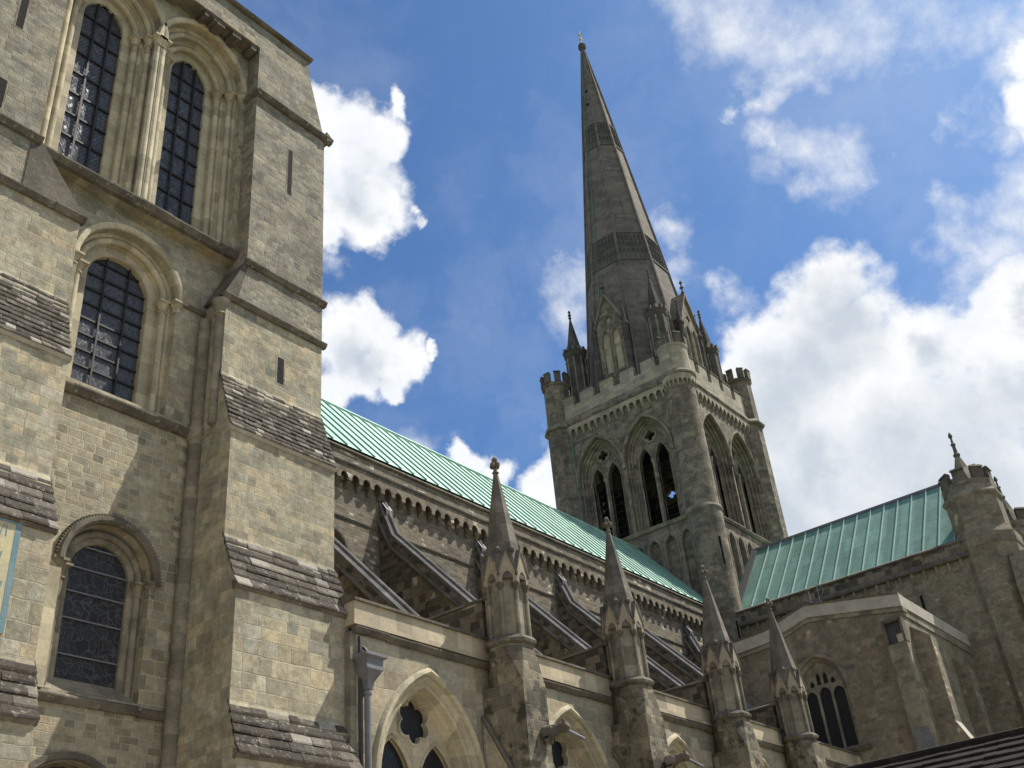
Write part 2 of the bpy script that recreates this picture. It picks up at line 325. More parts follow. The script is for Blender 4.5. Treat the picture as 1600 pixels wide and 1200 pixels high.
M['dark_stone'] = masonry('sooty_ashlar', [(0, (0.046, 0.041, 0.031)), (0.3, (0.086, 0.074, 0.055)), (0.55, (0.152, 0.129, 0.091)), (0.8, (0.213, 0.181, 0.127)), (0.93, (0.121, 0.105, 0.077)), (1, (0.406, 0.344, 0.244))],
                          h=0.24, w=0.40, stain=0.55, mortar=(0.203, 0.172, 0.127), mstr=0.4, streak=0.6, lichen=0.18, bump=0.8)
M['buttress_stone'] = masonry('patched_buttress_stone', [(0, (0.091, 0.080, 0.058)), (0.3, (0.150, 0.131, 0.094)), (0.5, (0.214, 0.187, 0.132)), (0.7, (0.299, 0.259, 0.179)), (0.85, (0.224, 0.197, 0.139)), (1, (0.384, 0.337, 0.234))],
                              h=0.24, w=0.38, stain=0.65, mortar=(0.256, 0.228, 0.169), mstr=0.4, streak=0.5, lichen=0.1, bump=0.7, soot=0.85)
M['clerestory_stone'] = masonry('brown_clerestory_stone', [(0, (0.101, 0.085, 0.063)), (0.3, (0.161, 0.138, 0.103)), (0.65, (0.228, 0.197, 0.142)), (0.88, (0.175, 0.153, 0.115)), (0.95, (0.511, 0.459, 0.343)), (1, (0.604, 0.546, 0.407))],
                                h=0.16, w=0.42, stain=0.45, mortar=(0.269, 0.239, 0.177), mstr=0.5, streak=0.5, bump=1.0)
M['belfry_stone'] = masonry('grey_belfry_stone', [(0, (0.110, 0.098, 0.076)), (0.3, (0.182, 0.159, 0.119)), (0.6, (0.264, 0.229, 0.165)), (0.85, (0.209, 0.183, 0.135)), (1, (0.363, 0.315, 0.222))],
                            h=0.30, w=0.75, stain=0.5, stain_col=(0.055, 0.050, 0.039), mortar=(0.165, 0.142, 0.107), mstr=0.25, streak=0.8, bump=0.6, soot=0.5)
M['belfry_pale'] = masonry('pale_parapet_stone', [(0, (0.254, 0.230, 0.175)), (0.5, (0.332, 0.298, 0.223)), (1, (0.411, 0.368, 0.276))], h=0.40, w=0.9, stain=0.4, mortar=(0.195, 0.177, 0.131), mstr=0.4, streak=0.7, bump=0.4)
M['spire_stone'] = masonry('spire_stone', [(0, (0.126, 0.111, 0.094)), (0.5, (0.167, 0.148, 0.122)), (1, (0.215, 0.191, 0.158))], h=0.35, w=0.8, stain=0.5, stain_col=(0.072, 0.066, 0.056), mortar=(0.155, 0.136, 0.111), mstr=0.3, streak=0.85, bump=0.4)
M['spire_dark'] = plain_stone('spire_band_stone', (0.157, 0.144, 0.124), (0.113, 0.106, 0.090), stain=0.3)
M['sooty_spire'] = plain_stone('sooty_pinnacle_stone', (0.105, 0.096, 0.08), (0.065, 0.06, 0.051), stain=0.4, course=0.4)
M['transept_stone'] = masonry('brown_transept_stone', [(0, (0.145, 0.127, 0.093)), (0.35, (0.205, 0.178, 0.126)), (0.7, (0.266, 0.228, 0.159)), (0.92, (0.217, 0.188, 0.135)), (1, (0.459, 0.399, 0.281))],
                              h=0.24, w=0.42, stain=0.40, mortar=(0.266, 0.235, 0.168), mstr=0.35, streak=0.4, bump=0.8, lichen=0.08, soot=0.3)
M['aisle_stone'] = masonry('warm_aisle_stone', [(0, (0.218, 0.195, 0.142)), (0.35, (0.304, 0.271, 0.195)), (0.7, (0.389, 0.342, 0.242)), (1, (0.342, 0.309, 0.228))],
                           h=0.33, w=0.62, stain=0.25, mortar=(0.351, 0.314, 0.228), mstr=0.4, bump=0.5)
M['dressed'] = plain_stone('dressed_limestone', (0.45, 0.395, 0.275), (0.37, 0.325, 0.225), stain=0.18, course=0.45, bump=0.35)
M['new_stone'] = plain_stone('new_limestone', (0.47, 0.395, 0.27), (0.38, 0.325, 0.23), stain=0.12, course=0.6, bump=0.25, nscale=0.6)
M['dirty_dressed'] = plain_stone('weathered_dressings', (0.272, 0.239, 0.170), (0.177, 0.158, 0.117), stain=0.5, lichen=0.15, course=0.4)
M['gablet_stone'] = plain_stone('tan_gablet_stone', (0.34, 0.285, 0.195), (0.27, 0.23, 0.165), stain=0.25)
M['string'] = plain_stone('lichened_string_stone', (0.167, 0.146, 0.110), (0.092, 0.079, 0.064), stain=0.5, lichen=0.45)
M['soot'] = plain_stone('sooty_moulding', (0.149, 0.131, 0.098), (0.090, 0.078, 0.061), stain=0.5, lichen=0.2)
M['pinnacle'] = plain_stone('weathered_pinnacle_stone', (0.173, 0.150, 0.119), (0.107, 0.094, 0.076), stain=0.45, lichen=0.12, course=0.35)
M['tile'] = slab_stone('weathering_slabs')
M['pale_grey'] = plain_stone('pale_grey_coping', (0.440, 0.402, 0.330), (0.363, 0.330, 0.275), stain=0.2, course=0.0)
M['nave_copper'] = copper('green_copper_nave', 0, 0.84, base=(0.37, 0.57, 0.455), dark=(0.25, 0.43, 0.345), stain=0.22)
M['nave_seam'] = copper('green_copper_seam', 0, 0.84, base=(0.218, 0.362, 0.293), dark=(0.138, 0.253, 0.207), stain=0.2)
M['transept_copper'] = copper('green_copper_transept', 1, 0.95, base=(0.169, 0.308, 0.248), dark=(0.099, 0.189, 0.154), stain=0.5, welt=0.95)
M['seam_copper'] = metal('pale_copper_seam', (0.30, 0.44, 0.37), 0.55, 0.0)
M['lead'] = metal('grey_lead', (0.155, 0.155, 0.160), 0.62, 0.1, 0.5)
M['lead_dark'] = metal('dark_lead', (0.060, 0.059, 0.060), 0.6, 0.05, 0.6)
M['flyer_lead'] = plain_stone('weathered_coping_lead', (0.15, 0.142, 0.135), (0.10, 0.096, 0.094), stain=0.35, lichen=0.12, nscale=2.0, course=0.7)
M['iron'] = metal('black_iron', (0.014, 0.013, 0.013), 0.6, 0.3)
M['pale_bar'] = metal('pale_saddle_bar', (0.17, 0.17, 0.18), 0.6, 0.2)
M['gold'] = metal('gilded_metal', (0.75, 0.60, 0.28), 0.25, 1.0, 0.2)
M['wire'] = metal('dull_wire', (0.25, 0.26, 0.27), 0.5, 0.5)
M['glass'] = leaded_glass('quarry_glass', base=(0.034, 0.036, 0.040), tilt=0.20, rough=0.24)
M['glass_fine'] = leaded_glass('fine_quarry_glass', base=(0.042, 0.044, 0.048), quarry=0.12, tilt=0.18, rough=0.24)
M['stained'] = leaded_glass('stained_glass', base=(0.011, 0.011, 0.012), lead=(0.075, 0.075, 0.078), curly=True, tilt=0.03, rough=0.55)
M['dark_glass'] = leaded_glass('dark_window_glass', base=(0.006, 0.007, 0.008), quarry=0.2, tilt=0.03, rough=0.35)
M['opening_shade'] = plain_stone('painted_opening_shade', (0.012, 0.011, 0.010), (0.008, 0.008, 0.007), stain=0.0)  # near-black colour, paints the shade inside openings onto flat panels
M['oak'] = plain_stone('old_oak_louvre', (0.035, 0.03, 0.024), (0.02, 0.018, 0.015), stain=0.2)
M['cloister_tile'] = plain_stone('brown_roof_tile', (0.022, 0.016, 0.013), (0.015, 0.012, 0.010), stain=0.3)
M['dial_face'] = plain_stone('faded_cream_paint', (0.50, 0.44, 0.26), (0.42, 0.38, 0.25), stain=0.12, bump=0.2)
M['dial_blue'] = plain_stone('faded_blue_paint', (0.13, 0.21, 0.24), (0.17, 0.25, 0.27), stain=0.1, bump=0.2)
M['red_door'] = plain_stone('red_timber', (0.13, 0.06, 0.04), (0.09, 0.045, 0.032), stain=0.2)
M['grass'] = None

# ------------------------------------------------------------------ mesh helpers
class MB:
    def __init__(s): s.v = []; s.f = []
    def quad(s, *p):
        i = len(s.v); s.v += [tuple(q) for q in p]; s.f.append(tuple(range(i, i + len(p)))); return s
    def box(s, x0, x1, y0, y1, z0, z1):
        i = len(s.v)
        s.v += [(x0, y0, z0), (x1, y0, z0), (x1, y1, z0), (x0, y1, z0), (x0, y0, z1), (x1, y0, z1), (x1, y1, z1), (x0, y1, z1)]
        s.f += [tuple(i + k for k in q) for q in ((3, 2, 1, 0), (4, 5, 6, 7), (0, 1, 5, 4), (1, 2, 6, 5), (2, 3, 7, 6), (3, 0, 4, 7))]; return s
    def hexa(s, p):
        """box from 8 corner points (4 bottom, 4 top)"""
        i = len(s.v); s.v += [tuple(q) for q in p]
        s.f += [tuple(i + k for k in q) for q in ((3, 2, 1, 0), (4, 5, 6, 7), (0, 1, 5, 4), (1, 2, 6, 5), (2, 3, 7, 6), (3, 0, 4, 7))]; return s
    def loft(s, loops, closed=True, cap0=True, cap1=True):
        n = len(loops[0]); i = len(s.v)
        for L in loops: s.v += [tuple(q) for q in L]
        m = n if closed else n - 1
        for a in range(len(loops) - 1):
            for k in range(m):
                k2 = (k + 1) % n
                s.f.append((i + a * n + k, i + a * n + k2, i + (a + 1) * n + k2, i + (a + 1) * n + k))
        if closed and cap0: s.f.append(tuple(i + k for k in reversed(range(n))))
        if closed and cap1: s.f.append(tuple(i + (len(loops) - 1) * n + k for k in range(n)))
        return s
    def lathe(s, c, prof, n=12, rot=0.0, cap0=True, cap1=True, top=None):
        """prof = [(r,z)...]; top = apex shift (dx,dy) reached at the last z"""
        loops = []
        z0 = prof[0][1]; z1 = prof[-1][1]
        for r, z in prof:
            t = 0 if top is None else (z - z0) / (z1 - z0)
            dx, dy = (0, 0) if top is None else (top[0] * t, top[1] * t)
            loops.append([(c[0] + dx + r * math.cos(rot + 2 * PI * k / n), c[1] + dy + r * math.sin(rot + 2 * PI * k / n), z) for k in range(n)])
        return s.loft(loops, True, cap0, cap1)
    def tube(s, pts, r, n=6):
        pts = [Vector(p) for p in pts]; loops = []
        for k, p in enumerate(pts):
            d = (pts[min(k + 1, len(pts) - 1)] - pts[max(k - 1, 0)]).normalized()
            a = d.cross(Vector((0, 0, 1)))
            if a.length < 0.05: a = d.cross(Vector((1, 0, 0)))
            a.normalize(); b = d.cross(a)
            rr = r[k] if isinstance(r, (list, tuple)) else r
            loops.append([p + (a * math.cos(2 * PI * j / n) + b * math.sin(2 * PI * j / n)) * rr for j in range(n)])
        return s.loft(loops)
    def prism(s, poly, fn, d0, d1):
        """poly = [(a,b)...], fn(a,b,d) -> point"""
        return s.loft([[fn(a, b, d0) for a, b in poly], [fn(a, b, d1) for a, b in poly]])
    def fill(s, outer, holes, fn, d):
        loops = [[Vector((a, b, 0)) for a, b in outer]] + [[Vector((a, b, 0)) for a, b in h] for h in holes]
        flat = [p for L in loops for p in L]
        i = len(s.v); s.v += [tuple(fn(p.x, p.y, d)) for p in flat]
        for tri in tessellate_polygon(loops): s.f.append(tuple(i + k for k in tri))
        return s
    def reveal(s, loop, fn, d0, d1, closed=True):
        return s.loft([[fn(a, b, d0) for a, b in loop], [fn(a, b, d1) for a, b in loop]], closed, False, False)
    def plate(s, outer, holes, fn, d0, d1):
        s.fill(outer, holes, fn, d0); s.fill(outer, holes, fn, d1)
        s.reveal(outer, fn, d0, d1)
        for h in holes: s.reveal(h, fn, d0, d1)
        return s
    def sweep(s, pathfn, prof, fn):
        return s.loft([[fn(a, b, d) for a, b in pathfn(o)] for o, d in prof], False)
    def build(s, name, mat, parent=None, smooth=True, origin=None):
        o0 = Vector(parent_loc(parent)) if origin is None else Vector(origin)
        me = bpy.data.meshes.new(name)
        me.from_pydata([tuple(Vector(p) - o0) for p in s.v], [], s.f)
        bm = bmesh.new(); bm.from_mesh(me)
        bmesh.ops.remove_doubles(bm, verts=bm.verts, dist=0.0004)
        bmesh.ops.recalc_face_normals(bm, faces=bm.faces)
        bm.to_mesh(me); bm.free()
        if smooth:
            me.polygons.foreach_set('use_smooth', [True] * len(me.polygons))
            try: me.set_sharp_from_angle(angle=R(32))
            except Exception: me.polygons.foreach_set('use_smooth', [False] * len(me.polygons))
        me.materials.append(M[mat] if isinstance(mat, str) else mat)
        o = bpy.data.objects.new(name, me); COL.objects.link(o)
        if parent: o.parent = parent
        elif origin is not None: o.location = o0
        return o

def parent_loc(p):
    v = Vector((0, 0, 0))
    while p: v = v + p.location; p = p.parent
    return v
def thing(name, label, cat, loc, group=None):
    o = bpy.data.objects.new(name, None); COL.objects.link(o); o.location = loc
    o.empty_display_size = 0.5
    o['label'] = label; o['category'] = cat
    if group: o['group'] = group
    return o
def tag(o, label, cat, group=None):
    o['label'] = label; o['category'] = cat
    if group: o['group'] = group
    return o
def structure(o): o['kind'] = 'structure'; return o
def kids(o): return [c for c in bpy.data.objects if c.parent == o]
def copy_tree(o, parent=None):
    c = o.copy(); COL.objects.link(c)
    if parent: c.parent = parent
    for ch in kids(o): copy_tree(ch, c)
    return c

def south(Y): return lambda u, z, d: (u, Y + d, z)          # u = X
def west(X): return lambda u, z, d: (X + d, -u, z)          # u = -Y
def around(cx, cy, ang, half):
    """wall of a square tower turned by ang; ang 0 = south face, u to the right seen from outside"""
    c, s_ = math.cos(ang), math.sin(ang)
    def fn(u, z, d):
        x, y = u, -half + d
        return (cx + x * c - y * s_, cy + x * s_ + y * c, z)
    return fn

def arch(c, hw, z0, zs, rise, n=9):
    Rr = (hw * hw + rise * rise) / (2 * hw)
    def path(o):
        R2 = Rr - o; cl = c - hw + Rr; cr = c + hw - Rr
        am = math.acos(max(-1, min(1, (Rr - hw) / R2)))
        pts = [(c - hw + o, z0), (c - hw + o, (z0 + zs) / 2)]
        for k in range(n + 1):
            a = am * k / n
            pts.append((cl - R2 * math.cos(a), zs + R2 * math.sin(a)))
        for k in range(n - 1, -1, -1):
            a = am * k / n
            pts.append((cr + R2 * math.cos(a), zs + R2 * math.sin(a)))
        pts += [(c + hw - o, (z0 + zs) / 2), (c + hw - o, z0)]
        return pts
    return path
def roll(o, d, r, n=7, a0=170, a1=380):
    """bead whose most inward / outward point sits on the arris (o,d)"""
    co, cd = o - r, d + r
    return [(co + r * math.cos(R(a0 + (a1 - a0) * k / n)), cd + r * math.sin(R(a0 + (a1 - a0) * k / n))) for k in range(n + 1)]
def orders(o0, d0, steps, r=0.09):
    """stepped, roll-moulded orders: steps = [(width, depth)...]"""
    pr = [(o0 - 2.4 * r, d0)]; o, d = o0, d0
    for w, dp in steps:
        pr += [(o - 2.1 * r, d + 0.5 * r)] + roll(o, d, r) + [(o - 0.6 * r, d + 2.2 * r), (o - 0.25 * r, d + 2.6 * r), (o - 0.25 * r, d + dp)]
        o += w; d += dp
        pr += [(o - 2.5 * r, d)]
    return pr, o, d
def circle(c, z, r, n=20): return [(c + r * math.cos(2 * PI * k / n), z + r * math.sin(2 * PI * k / n)) for k in range(n)]
def foil(c, z, r, lobes, n=6, rot=PI / 2):
    rl = r * (0.43 if lobes == 4 else 0.37); dc = r - rl; h = PI / lobes; ch = math.cos(h)
    tt = dc * ch + math.sqrt(max(0.0, rl * rl - dc * dc * (1 - ch * ch)))
    span = math.atan2(tt * math.sin(h), tt * ch - dc)
    pts = []
    for j in range(lobes):
        a = rot + 2 * PI * j / lobes
        for k in range(n + 1):
            if k == n: continue
            b = a - span + 2 * span * k / n
            pts.append((c + dc * math.cos(a) + rl * math.cos(b), z + dc * math.sin(a) + rl * math.sin(b)))
    return pts
def string_course(fn, u0, u1, z, proj=0.14, h=0.20, mb=None):
    """moulded string laid in separate slightly uneven stones"""
    mb = mb or MB(); u = u0
    while u < u1 - 1e-6:
        v = min(u1, u + random.uniform(0.6, 1.3))
        if u1 - v < 0.3: v = u1
        p = proj * random.uniform(0.88, 1.08); dz = random.uniform(-0.012, 0.012); t = random.uniform(-0.01, 0.01)
        def sec(zz): return [(0.06, zz - h * 0.5), (-p * 0.45, zz - h * 0.5), (-p * 0.8, zz - h * 0.15), (-p, zz + 0.02), (-p, zz + h * 0.25), (0.06, zz + h * 0.75)]
        mb.loft([[fn(u + .002, b, a) for a, b in sec(z + dz)], [fn(v - .002, b, a) for a, b in sec(z + dz + t)]])
        u = v
    return mb
def corbel_table(fn, u0, u1, ztop, h, pitch, proj, mb=None, pend=0.10, rr=0.36):
    """row of little arches on hanging corbels under a string"""
    mb = mb or MB(); n = max(1, round((u1 - u0) / pitch)); p = (u1 - u0) / n
    za = ztop - h * 0.62
    outer = [(u0, ztop)]
    low = []
    for k in range(n):
        c = u0 + (k + 0.5) * p; r = p * rr
        low.append((u0 + k * p + (0.0 if k else 0.0), za - h * 0.10))
        low.append((c - r, za - h * 0.10))
        for j in range(7):
            a = PI - PI * j / 6
            low.append((c + r * math.cos(a), za + r * 1.15 * math.sin(a)))
        low.append((c + r, za - h * 0.10))
    low.append((u1, za - h * 0.10))
    poly = [(u0, ztop)] + low + [(u1, ztop)]
    mb.plate(poly, [], fn, -proj, -proj + 0.10)
    for k in range(n + 1):
        c = u0 + k * p; w = p * 0.13
        a, b = c - w, c + w
        for (z0, z1, pr0, pr1) in ((za - h * 0.12, ztop - h * 0.05, 1.0, 1.0), (ztop - h, za - h * 0.12, 0.25, 0.96)):
            mb.hexa([fn(a, z0, -proj * pr0 + 0.012), fn(b, z0, -proj * pr0 + 0.012), fn(b, z0, 0.05), fn(a, z0, 0.05), fn(a, z1, -proj * pr1 + 0.012), fn(b, z1, -proj * pr1 + 0.012), fn(b, z1, 0.05), fn(a, z1, 0.05)])
    return mb
def battlement(fn, u0, u1, zb, zc, zt, pitch, first, mw, th, mb, cap=0.05, caps=None):
    """solid breast wall zb..zc and merlons zc..zt; first = centre of one merlon"""
    mb.hexa([fn(u0, zb, 0), fn(u1, zb, 0), fn(u1, zb, th), fn(u0, zb, th), fn(u0, zc, 0), fn(u1, zc, 0), fn(u1, zc, th), fn(u0, zc, th)])
    k = math.ceil((u0 - first - mw / 2) / pitch)
    edges = []
    while first + k * pitch - mw / 2 < u1:
        a = max(u0, first + k * pitch - mw / 2); b = min(u1, first + k * pitch + mw / 2); k += 1
        if b - a < 0.15: continue
        edges.append((a, b))
        mb.hexa([fn(a, zc + .002, 0.003), fn(b, zc + .002, 0.003), fn(b, zc + .002, th - .003), fn(a, zc + .002, th - .003), fn(a, zt, 0.003), fn(b, zt, 0.003), fn(b, zt, th - .003), fn(a, zt, th - .003)])
    cb = caps or mb
    for a, b in edges:
        cb.hexa([fn(a - cap, zt + .003, -cap), fn(b + cap, zt + .003, -cap), fn(b + cap, zt + .003, th + cap), fn(a - cap, zt + .003, th + cap),
                 fn(a - cap * .2, zt + .12, -cap * .2), fn(b + cap * .2, zt + .12, -cap * .2), fn(b + cap * .2, zt + .12, th), fn(a - cap * .2, zt + .12, th)])
    last = u0
    for a, b in edges + [(u1, u1)]:
        if a - last > 0.2:
            p, q = last + cap + .01, a - cap - .01
            cb.hexa([fn(p, zc + .003, -cap), fn(q, zc + .003, -cap), fn(q, zc + .003, th + cap), fn(p, zc + .003, th + cap),
                     fn(p, zc + .10, -cap * .2), fn(q, zc + .10, -cap * .2), fn(q, zc + .10, th), fn(p, zc + .10, th)])
        last = b
    return mb
def capital(fn, u, z, d, r, h=0.32, mb=None, n=8):
    """bell capital with a square abacus for a jamb shaft"""
    mb = mb or MB(); x, y, _ = fn(u, z, d)
    mb.lathe((x, y), [(r * 0.95, z - h), (r * 1.25, z - h * 0.98), (r * 1.25, z - h * 0.9), (r * 1.0, z - h * 0.84), (r * 1.12, z - h * 0.5), (r * 1.7, z - h * 0.18), (r * 1.75, z - h * 0.14)], n)
    a = r * 1.9
    mb.box(x - a, x + a, y - a, y + a, z - h * 0.13, z + 0.02)
    return mb
def slabs(xw, xe, Yt, zt, Yb, zb, rows, mb, over=0.04, thick=0.085, ws=(0.34, 0.85)):
    """overlapping courses of stone tiles on a buttress slope"""
    dy, dz = (Yb - Yt) / rows, (zb - zt) / rows
    for k in range(rows):
        y0, z0 = Yt + dy * k, zt + dz * k; y1, z1 = Yt + dy * (k + 1), zt + dz * (k + 1)
        y1 -= 0.016 if k < rows - 1 else 0.06
        x = xw - over
        while x < xe + over - 0.05:
            w = random.uniform(*ws); x2 = min(x + w, xe + over)
            if xe + over - x2 < 0.2: x2 = xe + over
            t = thick * random.uniform(0.8, 1.15); e = 0.004; jz = random.uniform(-0.010, 0.010); jy = random.uniform(-0.014, 0.014)
            mb.hexa([(x + e, y1 + jy, z1 - 0.03 + jz), (x2 - e, y1 + jy, z1 - 0.03 + jz), (x2 - e, y0 + 0.05, z0 - 0.03), (x + e, y0 + 0.05, z0 - 0.03),
                     (x + e, y1 + jy, z1 - 0.03 + t + jz), (x2 - e, y1 + jy, z1 - 0.03 + t + jz), (x2 - e, y0 + 0.05, z0 + 0.045), (x + e, y0 + 0.05, z0 + 0.045)])
            x = x2
    return mb

# ------------------------------------------------------------------ ground
def build_ground():
    m, t, b = new_mat('lawn')
    g = t.n.new('ShaderNodeNewGeometry'); pos = g.outputs['Position']
    n = t.noise(pos, 0.6, 6, 0.6); f = t.noise(pos, 20, 4, 0.7)
    col = t.mix(n, (0.075, 0.095, 0.035), (0.12, 0.125, 0.055)); k = t.m('MULTIPLY_ADD', f, 0.8, 0.6)
    t.put(b.inputs['Base Color'], t.mix(1.0, col, t.comb(k, k, k), 'MULTIPLY')); b.inputs['Roughness'].default_value = 0.95
    mb = MB()
    mb.quad((-2500, -2500, 0), (2500, -2500, 0), (2500, 2500, 0), (-2500, 2500, 0))
    structure(mb.build('ground', m, None, origin=(0, 0, 0)))
    m2, t, b = new_mat('bounce_gravel')
    g = t.n.new('ShaderNodeNewGeometry'); pos = g.outputs['Position']
    k = t.m('MULTIPLY_ADD', t.noise(pos, 30, 4, 0.7), 0.7, 0.6)
    t.put(b.inputs['Base Color'], t.mix(1.0, (0.42, 0.36, 0.27, 1), t.comb(k, k, k), 'MULTIPLY')); b.inputs['Roughness'].default_value = 0.95
    p = MB(); p.quad((-25, -30, 0.004), (50, -30, 0.004), (50, 19.2, 0.004), (-25, 19.2, 0.004))
    structure(p.build('path', m2, None, origin=(0, 0, 0)))  # unseen yard, made wide and pale to bounce warm light into shade
build_ground()

# ------------------------------------------------------------------ bell tower (west end)
YW = 21.8
def window_set(root, fn, c, hw, z0, zs, rise, steps, roll_r, glass_d, glass_mat, bars, label=None, hood=0.10, cap_mat='dressed', mould_mat='dressed', shafts=True, hood_mat=None, cap_h=0.34, stanchions=(), ferr='iron', bar_r=0.022):
    """moulded round or pointed window: part window > glass, ironwork, capital"""
    path = arch(c, hw, z0, zs, rise)
    pr, o, d = orders(0.0, 0.0, steps, roll_r)
    pr[0] = (-0.005, 0.02)
    pr += [(o - 0.02, d), (o, d + 0.03), (o, glass_d + 0.1)]
    mb = MB().sweep(path, pr, fn)
    # sloping sill
    mb.quad(fn(c - hw, z0 - 0.02, 0.0), fn(c + hw, z0 - 0.02, 0.0), fn(c + hw - o * .9, z0 + 0.45 * min(1, hw), glass_d + .05), fn(c - hw + o * .9, z0 + 0.45 * min(1, hw), glass_d + .05))
    w = mb.build('window', mould_mat, root)
    if label: w['label'] = label
    if hood:
        hp = arch(c, hw, zs - 0.02, zs, rise)
        hb = MB().sweep(hp, [(0.0, 0.02), (-0.02, -hood * 0.6), (-0.08, -hood), (-0.17, -hood), (-0.21, -hood * 0.4), (-0.22, 0.05)], fn)
        hb.build('hood_mould', hood_mat or mould_mat, w)
    gi = path(o - 0.03)
    MB().fill(gi, [], fn, glass_d).build('glass', glass_mat, w, smooth=False)
    ib = MB(); hw2 = hw - o
    zg0 = z0 + 0.05
    def half_at(z):
        if z <= zs: return hw2
        Rr = (hw * hw + rise * rise) / (2 * hw) - o; q = Rr * Rr - (z - zs) ** 2
        return max(0.0, math.sqrt(max(q, 0)) - (Rr - hw2))
    for z in bars:
        k = half_at(z)
        if k > 0.08:
            if not stanchions: ib = MB()
            ib.hexa([fn(c - k, z - bar_r, glass_d - .05), fn(c + k, z - bar_r, glass_d - .05), fn(c + k, z - bar_r, glass_d - .01), fn(c - k, z - bar_r, glass_d - .01),
                     fn(c - k, z + bar_r, glass_d - .05), fn(c + k, z + bar_r, glass_d - .05), fn(c + k, z + bar_r, glass_d - .01), fn(c - k, z + bar_r, glass_d - .01)])
            if not stanchions: ib.build('saddle_bar', ferr, w, smooth=False); ib = MB()
    top = zs + (rise / hw) * hw2
    for s_ in stanchions:
        zt = zs
        while zt < top and half_at(zt) > abs(s_): zt += 0.02
        u = c + s_; r = bar_r * 0.9
        ib.hexa([fn(u - r, zg0, glass_d - .085), fn(u + r, zg0, glass_d - .085), fn(u + r, zg0, glass_d - .052), fn(u - r, zg0, glass_d - .052),
                 fn(u - r, zt, glass_d - .085), fn(u + r, zt, glass_d - .085), fn(u + r, zt, glass_d - .052), fn(u - r, zt, glass_d - .052)])
    if ib.v: ib.build('ironwork', ferr, w, smooth=False)
    if shafts:
        oo, dd = 0.0, 0.0
        for wd, dp in steps:
            for sgn in (-1, 1):
                capital(fn, c + sgn * (hw - oo + roll_r * 0.9), zs, dd + roll_r, roll_r * 1.15, cap_h).build('capital', cap_mat, w)
            oo += wd; dd += dp
    return w, path

